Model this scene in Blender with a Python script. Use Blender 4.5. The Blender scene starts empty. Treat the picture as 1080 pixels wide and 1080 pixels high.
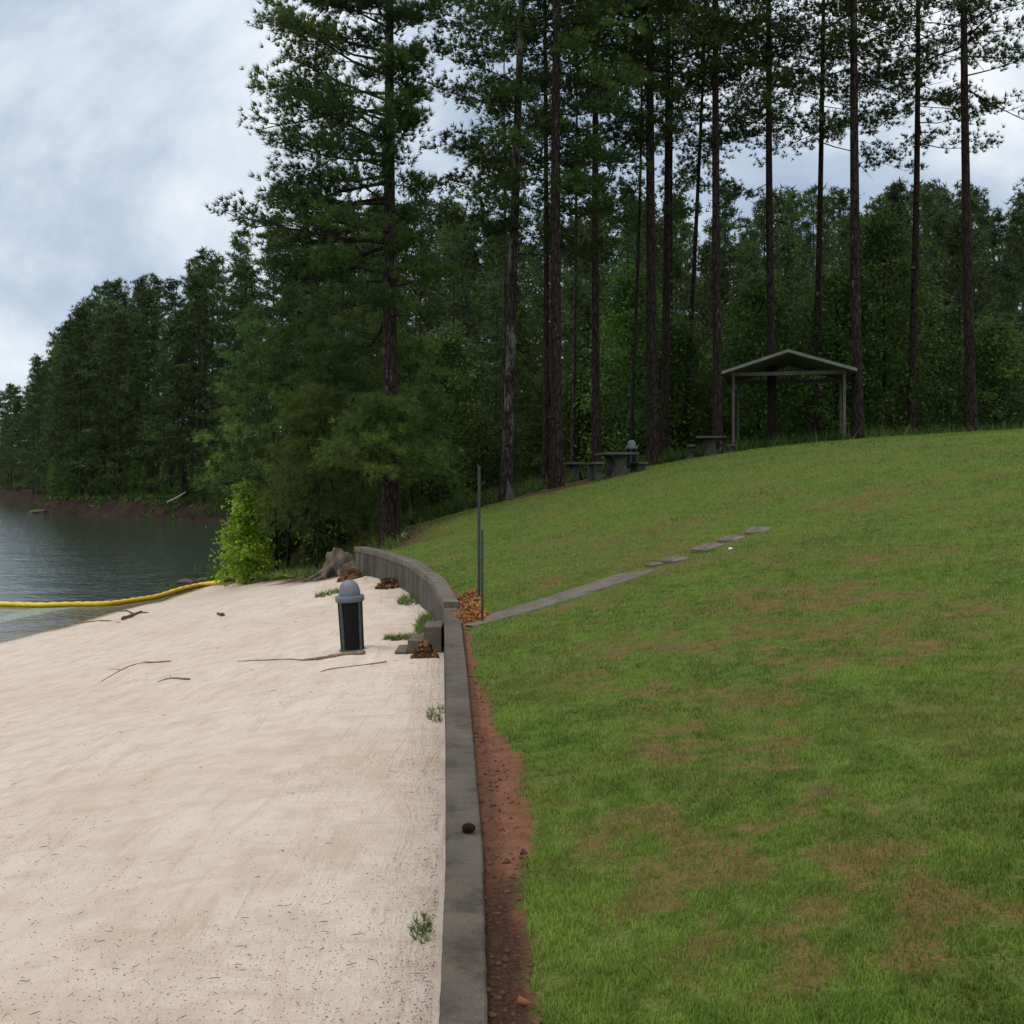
import bpy, math, random
import numpy as np
from mathutils import Vector, Matrix
C = bpy.context.scene.collection
R = math.radians
rng = np.random.default_rng(7)
random.seed(7)

# ------------------------------------------------------------------ camera
F = 1200.0; HZ = 510.0; CZ = 1.6          # focal length and horizon in 1080-pixel units
cam = bpy.data.cameras.new('camera'); camo = bpy.data.objects.new('camera', cam); C.objects.link(camo)
camo.location = (0, 0, CZ); camo.rotation_euler = (R(90), 0, 0)
cam.sensor_width = 36; cam.lens = 36 * F / 1080; cam.shift_y = -(540 - HZ) / 1080
cam.clip_start = 0.05; cam.clip_end = 5000
bpy.context.scene.camera = camo

# ------------------------------------------------------------------ world: overcast with broken cloud
w = bpy.data.worlds.new('World'); bpy.context.scene.world = w; w.use_nodes = True
nt = w.node_tree; nt.nodes.clear()
N = nt.nodes.new; K = nt.links.new
sky = N('ShaderNodeTexSky'); sky.sky_type = 'NISHITA'; sky.sun_disc = False
SUN_EL, SUN_AZ = 58, 250
sky.sun_elevation = R(SUN_EL); sky.sun_rotation = R(SUN_AZ)
bg1 = N('ShaderNodeBackground'); bg1.inputs[1].default_value = 0.10; K(sky.outputs[0], bg1.inputs[0])
tc = N('ShaderNodeTexCoord'); sep = N('ShaderNodeSeparateXYZ'); K(tc.outputs['Generated'], sep.inputs[0])
# project the view direction on a flat cloud deck so that clouds stretch towards the horizon
zc = N('ShaderNodeMath'); zc.operation = 'MAXIMUM'; K(sep.outputs[2], zc.inputs[0]); zc.inputs[1].default_value = 0.0
za = N('ShaderNodeMath'); za.operation = 'ADD'; K(zc.outputs[0], za.inputs[0]); za.inputs[1].default_value = 0.85
dx = N('ShaderNodeMath'); dx.operation = 'DIVIDE'; K(sep.outputs[0], dx.inputs[0]); K(za.outputs[0], dx.inputs[1])
dy = N('ShaderNodeMath'); dy.operation = 'DIVIDE'; K(sep.outputs[1], dy.inputs[0]); K(za.outputs[0], dy.inputs[1])
cmb = N('ShaderNodeCombineXYZ'); K(dx.outputs[0], cmb.inputs[0]); K(dy.outputs[0], cmb.inputs[1])
mp = N('ShaderNodeMapping'); mp.inputs['Rotation'].default_value = (0, 0, R(38)); mp.inputs['Scale'].default_value = (1.0, 1.35, 1)
mp.inputs['Location'].default_value = (0.9, 0.35, 0)
K(cmb.outputs[0], mp.inputs[0])
n1 = N('ShaderNodeTexNoise'); n1.inputs['Scale'].default_value = 2.6; n1.inputs['Detail'].default_value = 8; n1.inputs['Roughness'].default_value = 0.56
n1.inputs['Distortion'].default_value = 0.25
K(mp.outputs[0], n1.inputs['Vector'])
rp = N('ShaderNodeValToRGB'); K(n1.outputs[0], rp.inputs[0])
cr = rp.color_ramp; cr.elements[0].position = 0.38; cr.elements[0].color = (0.36, 0.46, 0.60, 1)
cr.elements[1].position = 0.63; cr.elements[1].color = (0.92, 0.95, 0.99, 1)
e = cr.elements.new(0.47); e.color = (0.50, 0.60, 0.73, 1)
e = cr.elements.new(0.54); e.color = (0.70, 0.78, 0.87, 1)
# brighter overhead, as an overcast sky is
br = N('ShaderNodeMapRange'); K(sep.outputs[2], br.inputs[0]); br.inputs[1].default_value = 0.35; br.inputs[2].default_value = 0.95
br.inputs[3].default_value = 1.07; br.inputs[4].default_value = 2.15
wz = N('ShaderNodeMapRange'); K(sep.outputs[2], wz.inputs[0]); wz.inputs[1].default_value = 0.42; wz.inputs[2].default_value = 0.8
wm = N('ShaderNodeMix'); wm.data_type = 'RGBA'; K(wz.outputs[0], wm.inputs[0]); K(rp.outputs[0], wm.inputs[6]); wm.inputs[7].default_value = (0.84, 0.82, 0.78, 1)
bg2 = N('ShaderNodeBackground'); K(wm.outputs[2], bg2.inputs[0]); K(br.outputs[0], bg2.inputs[1])
mx = N('ShaderNodeMixShader'); mx.inputs[0].default_value = 0.93; K(bg1.outputs[0], mx.inputs[1]); K(bg2.outputs[0], mx.inputs[2])
wo = N('ShaderNodeOutputWorld'); K(mx.outputs[0], wo.inputs[0])

sl = bpy.data.lights.new('sun', 'SUN'); sl.energy = 0.9; sl.angle = R(14); sl.color = (1, 0.91, 0.78)
so = bpy.data.objects.new('sun', sl); C.objects.link(so)
sd = Vector((math.sin(R(SUN_AZ)) * math.cos(R(SUN_EL)), math.cos(R(SUN_AZ)) * math.cos(R(SUN_EL)), math.sin(R(SUN_EL))))
so.rotation_euler = sd.to_track_quat('Z', 'Y').to_euler(); so.location = (0, 0, 60)
vs = bpy.context.scene.view_settings
vs.view_transform = 'Standard'; vs.look = 'None'; vs.gamma = 1; vs.exposure = 0.0; vs.use_curve_mapping = False
try:
    cy = bpy.context.scene.cycles
    cy.max_bounces = 6; cy.diffuse_bounces = 2; cy.glossy_bounces = 2; cy.transmission_bounces = 4; cy.transparent_max_bounces = 8
    cy.caustics_reflective = False; cy.caustics_refractive = False
except Exception: pass

# ------------------------------------------------------------------ noise
def _h(ix, iy, s):
    n = (ix * 374761393 + iy * 668265263 + s * 974634777) & 0xffffffff
    n = ((n ^ (n >> 13)) * 1274126177) & 0xffffffff
    return ((n ^ (n >> 16)) & 0xffff) / 65535.0
def vn(x, y, s=0):
    x = np.asarray(x, float); y = np.asarray(y, float)
    ix = np.floor(x).astype(np.int64); iy = np.floor(y).astype(np.int64); fx = x - ix; fy = y - iy
    fx = fx * fx * (3 - 2 * fx); fy = fy * fy * (3 - 2 * fy)
    a = _h(ix, iy, s); b = _h(ix + 1, iy, s); c = _h(ix, iy + 1, s); d = _h(ix + 1, iy + 1, s)
    return (a * (1 - fx) + b * fx) * (1 - fy) + (c * (1 - fx) + d * fx) * fy
def fbm(x, y, s=0, o=4):
    t = 0; a = .5; n = 0
    for i in range(o):
        t = t + a * vn(x, y, s + i * 17); n += a; x = x * 2.03 + 5.1; y = y * 2.03 + 3.7; a *= .5
    return t / n
def sstep(a, b, x):
    t = np.clip((np.asarray(x, float) - a) / (b - a), 0, 1); return t * t * (3 - 2 * t)

# ------------------------------------------------------------------ materials
def newmat(name, rough=0.9, spec=0.3):
    m = bpy.data.materials.new(name); m.use_nodes = True
    b = m.node_tree.nodes['Principled BSDF']; b.inputs['Roughness'].default_value = rough
    b.inputs['Specular IOR Level'].default_value = spec
    return m, m.node_tree, b
def node(nt, t, **kw):
    n = nt.nodes.new(t)
    for k, v in kw.items(): setattr(n, k, v)
    return n
def coords(nt, scale=(1, 1, 1), kind='Object', rot=(0, 0, 0)):
    t = node(nt, 'ShaderNodeTexCoord'); m = node(nt, 'ShaderNodeMapping'); m.inputs['Scale'].default_value = scale
    m.inputs['Rotation'].default_value = rot
    nt.links.new(t.outputs[kind], m.inputs[0]); return m.outputs[0]
def noise(nt, vec, scale, detail=4, rough=.55, dist=0):
    n = node(nt, 'ShaderNodeTexNoise'); n.inputs['Scale'].default_value = scale; n.inputs['Detail'].default_value = detail
    n.inputs['Roughness'].default_value = rough; n.inputs['Distortion'].default_value = dist
    nt.links.new(vec, n.inputs['Vector']); return n.outputs[0]
def ramp(nt, fac, stops):
    r = node(nt, 'ShaderNodeValToRGB'); nt.links.new(fac, r.inputs[0]); el = r.color_ramp.elements
    while len(el) < len(stops): el.new(.5)
    for i, (p, c) in enumerate(stops):
        el[i].position = p; el[i].color = (c if len(c) == 4 else (*c, 1)) if isinstance(c, tuple) else (c, c, c, 1)
    return r.outputs[0]
def mix(nt, fac, a, b, mode='MIX'):
    m = node(nt, 'ShaderNodeMix', data_type='RGBA', blend_type=mode)
    for s, v in ((0, fac), (6, a), (7, b)):
        if isinstance(v, (int, float)): m.inputs[s].default_value = v
        elif isinstance(v, tuple): m.inputs[s].default_value = (*v, 1)
        else: nt.links.new(v, m.inputs[s])
    return m.outputs[2]
def math_(nt, op, a, b=0.0):
    m = node(nt, 'ShaderNodeMath', operation=op)
    for i, v in enumerate((a, b)):
        if isinstance(v, (int, float)): m.inputs[i].default_value = v
        else: nt.links.new(v, m.inputs[i])
    return m.outputs[0]
def attr(nt, name):
    a = node(nt, 'ShaderNodeAttribute', attribute_name=name); return a.outputs['Fac']
def bump(nt, b, h, strength=.5, dist=.02):
    n = node(nt, 'ShaderNodeBump'); n.inputs['Strength'].default_value = strength; n.inputs['Distance'].default_value = dist
    nt.links.new(h, n.inputs['Height']); nt.links.new(n.outputs[0], b.inputs['Normal'])
def setc(nt, b, col): nt.links.new(col, b.inputs['Base Color'])

def simple(name, c1, c2, scale=12, rough=.85, bs=.4, bd=.01, spec=.3, stretch=(1, 1, 1)):
    m, nt, b = newmat(name, rough, spec); v = coords(nt, stretch); n = noise(nt, v, scale, 6, .6)
    setc(nt, b, ramp(nt, n, [(.3, c1), (.7, c2)])); bump(nt, b, n, bs, bd); return m

# sand
m_sand, nt, b = newmat('sand', .95, .15)
v = coords(nt); vr = coords(nt, (5, .7, 1), rot=(0, 0, R(8)))
big = noise(nt, v, .35, 5, .6); mid = noise(nt, v, 3.0, 5, .6); rill = noise(nt, vr, 1.15, 5, .65, .9); rill2 = noise(nt, coords(nt, (1, 3.2, 1), rot=(0, 0, R(-14))), 1.5, 5, .65, 1.0); foot = noise(nt, v, 5.5, 2, .5); fine = noise(nt, v, 160, 3, .7)
col = ramp(nt, big, [(.3, (.57, .475, .40)), (.5, (.63, .545, .475)), (.72, (.67, .60, .535))])
col = mix(nt, ramp(nt, math_(nt, 'MAXIMUM', rill, rill2), [(.52, .0), (.68, .45)]), col, (.47, .345, .265))
col = mix(nt, ramp(nt, mid, [(.38, .35), (.55, .0)]), col, (.42, .325, .25))
col = mix(nt, ramp(nt, fine, [(.36, .55), (.50, .0)]), col, (.36, .255, .185))
spk = node(nt, 'ShaderNodeTexVoronoi'); spk.inputs['Scale'].default_value = 26; nt.links.new(v, spk.inputs['Vector'])
spm = math_(nt, 'MULTIPLY', ramp(nt, spk.outputs['Distance'], [(.10, 1.0), (.16, .0)]), ramp(nt, mid, [(.47, .0), (.60, .75)]))
col = mix(nt, spm, col, (.17, .10, .06))
wet = attr(nt, 'wet'); col = mix(nt, wet, col, (.30, .205, .135))
mud = attr(nt, 'mud'); col = mix(nt, mud, col, (.115, .062, .038))
setc(nt, b, col)
rr = math_(nt, 'SUBTRACT', .95, math_(nt, 'MULTIPLY', wet, .45)); nt.links.new(rr, b.inputs['Roughness'])
hh = math_(nt, 'ADD', math_(nt, 'MULTIPLY', fine, .22), math_(nt, 'ADD', mid, math_(nt, 'ADD', math_(nt, 'MULTIPLY', math_(nt, 'ADD', rill, rill2), 1.3), math_(nt, 'MULTIPLY', foot, .5))))
bump(nt, b, hh, .75, .055)

# lawn soil and thatch, driven by the same attributes as the blades
m_lawn, nt, b = newmat('lawn', .95, .1)
v = coords(nt); n0 = noise(nt, v, .8, 5, .6); n1_ = noise(nt, v, 9, 5, .65); n2 = noise(nt, v, 70, 4, .7)
g = ramp(nt, n1_, [(.28, (.046, .070, .013)), (.5, (.092, .145, .025)), (.72, (.140, .200, .040))])
g = mix(nt, ramp(nt, n0, [(.42, .0), (.65, .6)]), g, (.150, .140, .040))
g = mix(nt, ramp(nt, n2, [(.40, .6), (.56, .0)]), g, (.030, .042, .012))
clay = ramp(nt, n1_, [(.3, (.115, .054, .030)), (.7, (.215, .105, .060))])
clay = mix(nt, ramp(nt, n2, [(.38, .6), (.52, .0)]), clay, (.08, .036, .022))
ba = math_(nt, 'ADD', attr(nt, 'bare'), math_(nt, 'MULTIPLY', math_(nt, 'SUBTRACT', n2, .5), .8))
ba = math_(nt, 'ADD', ba, math_(nt, 'MULTIPLY', math_(nt, 'SUBTRACT', n1_, .5), .6))
col = mix(nt, ramp(nt, ba, [(.26, .0), (.86, 1.0)]), g, clay)
mul = ramp(nt, n2, [(.35, (.022, .010, .007)), (.6, (.062, .030, .020)), (.8, (.10, .052, .034))])
col = mix(nt, attr(nt, 'mulch'), col, mul)
lit = ramp(nt, n2, [(.3, (.045, .020, .013)), (.7, (.125, .058, .036))])
col = mix(nt, attr(nt, 'litter'), col, lit)
setc(nt, b, col); bump(nt, b, math_(nt, 'ADD', n1_, math_(nt, 'MULTIPLY', n2, .5)), .7, .04)

m_blade, nt, b = newmat('grass_blade', .6, .25)
t = attr(nt, 'tint'); dry = attr(nt, 'dry')
col = ramp(nt, t, [(0, (.064, .128, .016)), (.5, (.125, .236, .027)), (1, (.215, .330, .050))])
col = mix(nt, dry, col, (.185, .140, .045)); setc(nt, b, col)
tr = node(nt, 'ShaderNodeBsdfTranslucent'); ms = node(nt, 'ShaderNodeMixShader'); ms.inputs[0].default_value = .35; nt.links.new(col, tr.inputs[0])
nt.links.new(b.outputs[0], ms.inputs[1]); nt.links.new(tr.outputs[0], ms.inputs[2]); nt.links.new(ms.outputs[0], nt.nodes['Material Output'].inputs[0])
def leafmat(name, stops, back=(.1, .16, .03), trans=.3, rough=.6, rnd=.35):
    m, nt, b = newmat(name, rough, .25)
    oi = node(nt, 'ShaderNodeObjectInfo'); t = attr(nt, 'tint'); c = ramp(nt, t, stops)
    hs = node(nt, 'ShaderNodeHueSaturation'); nt.links.new(c, hs.inputs['Color'])
    nt.links.new(math_(nt, 'ADD', .485, math_(nt, 'MULTIPLY', oi.outputs['Random'], .03)), hs.inputs['Hue'])
    nt.links.new(math_(nt, 'ADD', 1 - rnd, math_(nt, 'MULTIPLY', oi.outputs['Random'], 2 * rnd)), hs.inputs['Value'])
    setc(nt, b, hs.outputs[0])
    tr = node(nt, 'ShaderNodeBsdfTranslucent'); ms = node(nt, 'ShaderNodeMixShader'); ms.inputs[0].default_value = trans
    nt.links.new(hs.outputs[0], tr.inputs[0]); nt.links.new(b.outputs[0], ms.inputs[1]); nt.links.new(tr.outputs[0], ms.inputs[2])
    nt.links.new(ms.outputs[0], nt.nodes['Material Output'].inputs[0]); return m
m_needle = leafmat('pine_needles', [(0, (0.025, 0.050, 0.014)), (.5, (0.050, 0.090, 0.018)), (.85, (0.092, 0.140, 0.025)), (1, (0.131, 0.150, 0.035))])
m_needle_y = leafmat('young_pine_needles', [(0, (.044, .086, .018)), (.5, (.084, .148, .028)), (1, (.160, .235, .044))])
m_far = leafmat('forest_foliage', [(0, (0.030, 0.055, 0.018)), (.5, (0.057, 0.096, 0.026)), (1, (0.112, 0.162, 0.039))], rnd=.3)
m_leaf = leafmat('broad_leaves', [(0, (0.035, 0.075, 0.016)), (.5, (0.065, 0.125, 0.024)), (1, (0.131, 0.206, 0.037))], trans=.4)
m_leaf_b = leafmat('bright_leaves', [(0, (.17, .27, .024)), (.5, (.30, .43, .038)), (1, (.42, .54, .075))], trans=.5, rnd=.05)
m_weed = leafmat('weeds', [(0, (.05, .10, .02)), (.6, (.12, .19, .035)), (1, (.20, .22, .06))], rnd=.1)

def barkmat(name, c1, c2, lichen=0.0):
    m, nt, b = newmat(name, .95, .15); v = coords(nt, (1, 1, .28)); vo = node(nt, 'ShaderNodeTexVoronoi', feature='DISTANCE_TO_EDGE')
    vo.inputs['Scale'].default_value = 9; nt.links.new(v, vo.inputs['Vector']); n = noise(nt, v, 14, 5, .65)
    col = ramp(nt, n, [(.3, c1), (.75, c2)]); crk = ramp(nt, vo.outputs['Distance'], [(.0, 1.0), (.12, .0)])
    col = mix(nt, crk, col, tuple(x * .45 for x in c1))
    if lichen:
        l = noise(nt, coords(nt, (1, 1, .35)), 3.2, 6, .75); col = mix(nt, ramp(nt, l, [(.57 - lichen * .07, .0), (.62 - lichen * .03, .7)]), col, (.20, .195, .175))
    setc(nt, b, col); bump(nt, b, math_(nt, 'SUBTRACT', n, crk), .9, .03); return m
m_bark = barkmat('pine_bark', (.022, .016, .014), (.060, .042, .034))
m_bark_l = barkmat('lichened_pine_bark', (.026, .020, .017), (.070, .052, .044), 1.0)
m_bark_s = barkmat('slightly_lichened_bark', (.024, .017, .015), (.062, .044, .036), -.6)
m_bark_g = barkmat('grey_forest_bark', (.035, .030, .026), (.095, .080, .068))

def concrete(name, base, dark, streak=0.0, rough=.85):
    m, nt, b = newmat(name, rough, .3); v = coords(nt); n = noise(nt, v, 2.2, 7, .65); n2 = noise(nt, v, 90, 4, .7)
    col = ramp(nt, n, [(.3, dark), (.68, base)])
    vb = coords(nt, (1, 1, 1)); bb = noise(nt, vb, .9, 4, .7, 1.2)
    col = mix(nt, ramp(nt, bb, [(.50, .0), (.64, .6)]), col, (.125, .092, .060))
    bc = noise(nt, vb, 4.5, 6, .75); col = mix(nt, ramp(nt, bc, [(.36, .75), (.50, .0)]), col, tuple(x * .45 for x in dark))
    col = mix(nt, ramp(nt, n2, [(.40, .5), (.52, .0)]), col, tuple(x * .55 for x in dark))
    if streak:
        s = noise(nt, coords(nt, (1, 1, .06)), 5.5, 4, .65); col = mix(nt, ramp(nt, s, [(.42, streak), (.60, .0)]), col, tuple(x * .38 for x in dark))
    setc(nt, b, col); bump(nt, b, math_(nt, 'ADD', n2, n), .35, .006); return m
m_conc = concrete('wall_top_concrete', (.112, .096, .079), (.056, .047, .039))
m_conc_f = concrete('wall_face_concrete', (.135, .118, .096), (.068, .058, .047), .85)
m_conc_cap = concrete('far_cap_concrete', (.165, .145, .118), (.095, .082, .066))
m_step = concrete('step_concrete', (.16, .140, .112), (.085, .073, .060))
m_path = concrete('path_concrete', (.165, .145, .118), (.095, .082, .066))
m_table = concrete('table_concrete', (.10, .095, .085), (.05, .047, .043))
m_dome = simple('grey_plastic', (.085, .102, .128), (.14, .162, .195), 6, .5, .1, .002, .4)
m_black = simple('black_panel', (.008, .008, .009), (.012, .012, .013), 30, .75, .3, .003, .12)
m_frame = simple('weathered_grey_frame', (.032, .036, .036), (.085, .092, .088), 18, .6, .2, .003)
m_post = simple('green_grey_metal', (.050, .060, .055), (.105, .118, .108), 14, .5, .2, .003, .5)
m_postd = simple('dark_metal', (.018, .020, .019), (.045, .050, .046), 14, .5, .2, .003, .5)
m_yellow = simple('yellow_boom_plastic', (.62, .40, .015), (.78, .55, .03), 5, .45, .15, .005, .5)
m_wood = simple('driftwood', (.115, .078, .050), (.27, .20, .14), 9, .9, .6, .01, .2, (1, 1, 4))
m_stump = simple('weathered_stump', (.035, .026, .021), (.20, .160, .130), 5, .95, .9, .05, .2, (1, 1, .4))
m_deb = simple('dark_debris', (.060, .032, .018), (.15, .085, .050), 40, .95, .2, .004)
m_dleaf = simple('fallen_oak_leaves', (.16, .062, .020), (.42, .19, .070), 7, .8, .2, .004)
m_dleaf_d = simple('old_brown_leaves', (.075, .035, .016), (.25, .125, .055), 9, .85, .2, .004)
m_cone = simple('pine_cone_scales', (.018, .010, .008), (.050, .028, .020), 30, .9, .5, .006)
m_white = simple('white_litter', (.60, .60, .58), (.78, .78, .76), 8, .6, .1, .002)
m_rock = simple('shore_rock', (.045, .036, .030), (.13, .105, .085), 5, .9, .8, .04)
m_clod = simple('soil_clods', (.040, .018, .012), (.135, .060, .036), 20, .95, .5, .01)
m_roof = simple('shelter_roof', (.13, .14, .125), (.21, .215, .19), 4, .8, .3, .01)
m_shel = simple('aged_shelter_wood', (.075, .066, .054), (.15, .13, .105), 6, .9, .4, .01)
m_pale = simple('pale_dead_wood', (.17, .15, .13), (.32, .29, .25), 6, .9, .4, .02)

m_ground, nt, b = newmat('forest_floor', .95, .1)
v = coords(nt); n = noise(nt, v, .5, 6, .65); n2 = noise(nt, v, 6, 5, .7)
col = ramp(nt, n2, [(.3, (.030, .020, .012)), (.5, (.055, .034, .020)), (.7, (.045, .060, .020))])
bk = attr(nt, 'bank'); redc = ramp(nt, math_(nt, 'ADD', math_(nt, 'MULTIPLY', n, .6), math_(nt, 'MULTIPLY', n2, .4)), [(.42, (.022, .016, .013)), (.55, (.042, .025, .018)), (.68, (.105, .050, .032))])
col = mix(nt, bk, col, redc); setc(nt, b, col); bump(nt, b, n2, .8, .25)

# lake water: clear near the shore, dark where deep
m_water = bpy.data.materials.new('lake_water'); m_water.use_nodes = True; nt = m_water.node_tree; nt.nodes.clear()
v = coords(nt, (1, 1.0, 1)); wa = noise(nt, v, 2.6, 4, .6, .6); wb = noise(nt, v, .35, 3, .5, .3); wc = noise(nt, v, 11, 2, .5)
h = math_(nt, 'ADD', math_(nt, 'MULTIPLY', wa, .55), math_(nt, 'ADD', math_(nt, 'MULTIPLY', wb, 1.3), math_(nt, 'MULTIPLY', wc, .12)))
bn = node(nt, 'ShaderNodeBump'); bn.inputs['Strength'].default_value = .62; bn.inputs['Distance'].default_value = .085; nt.links.new(h, bn.inputs['Height'])
gl = node(nt, 'ShaderNodeBsdfGlossy'); gl.inputs['Roughness'].default_value = .07; gl.inputs['Color'].default_value = (.98, .98, .98, 1); nt.links.new(bn.outputs[0], gl.inputs['Normal'])
dfu = node(nt, 'ShaderNodeBsdfDiffuse'); dfu.inputs['Color'].default_value = (.035, .055, .045, 1)
trn = node(nt, 'ShaderNodeBsdfTransparent'); trn.inputs['Color'].default_value = (.72, .78, .70, 1)
body = node(nt, 'ShaderNodeMixShader'); nt.links.new(attr(nt, 'clear'), body.inputs[0]); nt.links.new(dfu.outputs[0], body.inputs[1]); nt.links.new(trn.outputs[0], body.inputs[2])
fr = node(nt, 'ShaderNodeFresnel'); fr.inputs['IOR'].default_value = 1.33
fin = node(nt, 'ShaderNodeMixShader'); nt.links.new(fr.outputs[0], fin.inputs[0]); nt.links.new(body.outputs[0], fin.inputs[1]); nt.links.new(gl.outputs[0], fin.inputs[2])
out = node(nt, 'ShaderNodeOutputMaterial'); nt.links.new(fin.outputs[0], out.inputs[0])

# ------------------------------------------------------------------ mesh helpers
def link(name, me, mat, parent=None, smooth=False):
    if mat: me.materials.append(mat)
    if smooth: me.shade_smooth()
    o = bpy.data.objects.new(name, me); C.objects.link(o)
    if parent: o.parent = parent
    return o
def tag(o, label=None, cat=None, group=None, kind=None):
    if label: o['label'] = label
    if cat: o['category'] = cat
    if group: o['group'] = group
    if kind: o['kind'] = kind
    return o
def empty(name, loc, label, cat, group=None, rz=0):
    o = bpy.data.objects.new(name, None); o.empty_display_size = .2; C.objects.link(o); o.location = loc; o.rotation_euler = (0, 0, rz)
    return tag(o, label, cat, group)
def rawmesh(name, V, Fc, attrs=None):
    """V (n,3), Fc (m,k) arrays; attrs: dict of per-vertex floats"""
    V = np.ascontiguousarray(V, dtype=np.float32); Fc = np.ascontiguousarray(Fc, dtype=np.int32); m, k = Fc.shape
    me = bpy.data.meshes.new(name); me.vertices.add(len(V)); me.vertices.foreach_set('co', V.ravel())
    me.loops.add(m * k); me.loops.foreach_set('vertex_index', Fc.ravel()); me.polygons.add(m)
    me.polygons.foreach_set('loop_start', np.arange(m, dtype=np.int32) * k)
    try: me.polygons.foreach_set('loop_total', np.full(m, k, dtype=np.int32))
    except Exception: pass
    me.update(calc_edges=True)
    for n, a in (attrs or {}).items():
        at = me.attributes.new(n, 'FLOAT', 'POINT'); at.data.foreach_set('value', np.ascontiguousarray(a, dtype=np.float32).ravel())
    me.validate(); return me
def sheet(name, X, Y, Z, mat, attrs=None, keep=None, parent=None):
    r, c = X.shape; V = np.stack([X, Y, Z], -1).reshape(-1, 3); i = np.arange(r * c).reshape(r, c)
    Fc = np.stack([i[:-1, :-1], i[:-1, 1:], i[1:, 1:], i[1:, :-1]], -1).reshape(-1, 4)
    p = V[Fc[:, :]]; 
    cr_ = np.cross(p[:, 1] - p[:, 0], p[:, 2] - p[:, 0])[:, 2]
    Fc[cr_ < 0] = Fc[cr_ < 0][:, ::-1]
    if keep is not None: Fc = Fc[keep(p.mean(1))]
    return link(name, rawmesh(name, V, Fc, {k: a.ravel() for k, a in (attrs or {}).items()}), mat, parent, True)
class MB:
    def __init__(s): s.v = []; s.f = []
    def add(s, vs_, fs):
        o = len(s.v); s.v += [tuple(map(float, v)) for v in vs_]; s.f += [tuple(o + i for i in f) for f in fs]
    def tube(s, pts, rad, n=6, cap=True):
        pts = [Vector(p) for p in pts]; V = []; m = len(pts); u = None
        for i, p in enumerate(pts):
            d = (pts[min(i + 1, m - 1)] - pts[max(i - 1, 0)]).normalized()
            if u is None: u = d.cross(Vector((0, 0, 1)) if abs(d.z) < .9 else Vector((1, 0, 0))).normalized()
            u = (u - d * u.dot(d)).normalized(); w_ = d.cross(u); r = rad[i] if hasattr(rad, '__len__') else rad
            for k in range(n):
                a = 2 * math.pi * k / n; V.append(p + (u * math.cos(a) + w_ * math.sin(a)) * r)
        Fs = [(i * n + k, i * n + (k + 1) % n, (i + 1) * n + (k + 1) % n, (i + 1) * n + k) for i in range(m - 1) for k in range(n)]
        if cap: Fs += [tuple(range(n))[::-1], tuple((m - 1) * n + k for k in range(n))]
        s.add(V, Fs)
    def box(s, c, d, rz=0, taper=1.0, bev=0.0):
        hx, hy, hz = d[0] / 2, d[1] / 2, d[2] / 2; V = []
        ca, sa = math.cos(rz), math.sin(rz); b_ = min(bev, hx * .4, hy * .4, hz * .4) if bev else 0
        rings = [(-hz, b_), (-hz + b_, 0), (hz - b_, 0), (hz, b_)] if b_ else [(-hz, 0), (hz, 0)]
        for z, ins in rings:
            k = 1 + (taper - 1) * (z + hz) / (2 * hz); a, bb = (hx - ins) * k, (hy - ins) * k; q = b_
            loop = [(-a + q, -bb), (a - q, -bb), (a, -bb + q), (a, bb - q), (a - q, bb), (-a + q, bb), (-a, bb - q), (-a, -bb + q)] if b_ else [(-a, -bb), (a, -bb), (a, bb), (-a, bb)]
            V += [(c[0] + x * ca - y * sa, c[1] + x * sa + y * ca, c[2] + z) for x, y in loop]
        n = len(V) // len(rings)
        Fs = [(i * n + k, i * n + (k + 1) % n, (i + 1) * n + (k + 1) % n, (i + 1) * n + k) for i in range(len(rings) - 1) for k in range(n)]
        Fs += [tuple(range(n))[::-1], tuple((len(rings) - 1) * n + k for k in range(n))]
        s.add(V, Fs)
    def lathe(s, prof, n=28, c=(0, 0, 0), a0=0, a1=None):
        full = a1 is None; a1 = a0 + 2 * math.pi if full else a1; m = n if full else n + 1; V = []
        for r, z in prof:
            for k in range(m):
                a = a0 + (a1 - a0) * k / n; V.append((c[0] + r * math.cos(a), c[1] + r * math.sin(a), c[2] + z))
        q = m if full else n
        Fs = [(i * m + k, i * m + (k + 1) % m, (i + 1) * m + (k + 1) % m, (i + 1) * m + k) for i in range(len(prof) - 1) for k in range(q)]
        s.add(V, Fs)
    def blob(s, c, r, seed=0, rough=.35, n=10, freq=2.5):
        V = []; Fs = []; rg = random.Random(seed); ph = [rg.uniform(0, 6) for _ in range(6)]
        for i in range(n + 1):
            th = math.pi * i / n
            for k in range(2 * n):
                a = math.pi * k / n; d = Vector((math.sin(th) * math.cos(a), math.sin(th) * math.sin(a), math.cos(th)))
                q = 1 + rough * (math.sin(freq * d.x * 2 + ph[0]) * math.sin(freq * d.y * 2 + ph[1]) + .6 * math.sin(freq * 4 * d.z + ph[2] + 3 * d.x) * math.sin(freq * 4 * d.x + ph[3]) + .25 * rg.uniform(-1, 1) * (0 < i < n))
                V.append((c[0] + d.x * r[0] * q, c[1] + d.y * r[1] * q, c[2] + d.z * r[2] * q))
        for i in range(n):
            for k in range(2 * n): Fs.append((i * 2 * n + k, (i + 1) * 2 * n + k, (i + 1) * 2 * n + (k + 1) % (2 * n), i * 2 * n + (k + 1) % (2 * n)))
        s.add(V, Fs)
    def build(s, name, mat, parent=None, smooth=False):
        me = bpy.data.meshes.new(name); me.from_pydata(s.v, [], s.f); me.validate(); me.update()
        o = link(name, me, mat, parent, False)
        if smooth:
            me.shade_smooth()
            try: me.set_sharp_from_angle(angle=R(40))
            except Exception: pass
        return o
def at(px, py, y): return ((px - 540) / F * y, y, CZ - (py - HZ) / F * y)

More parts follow.
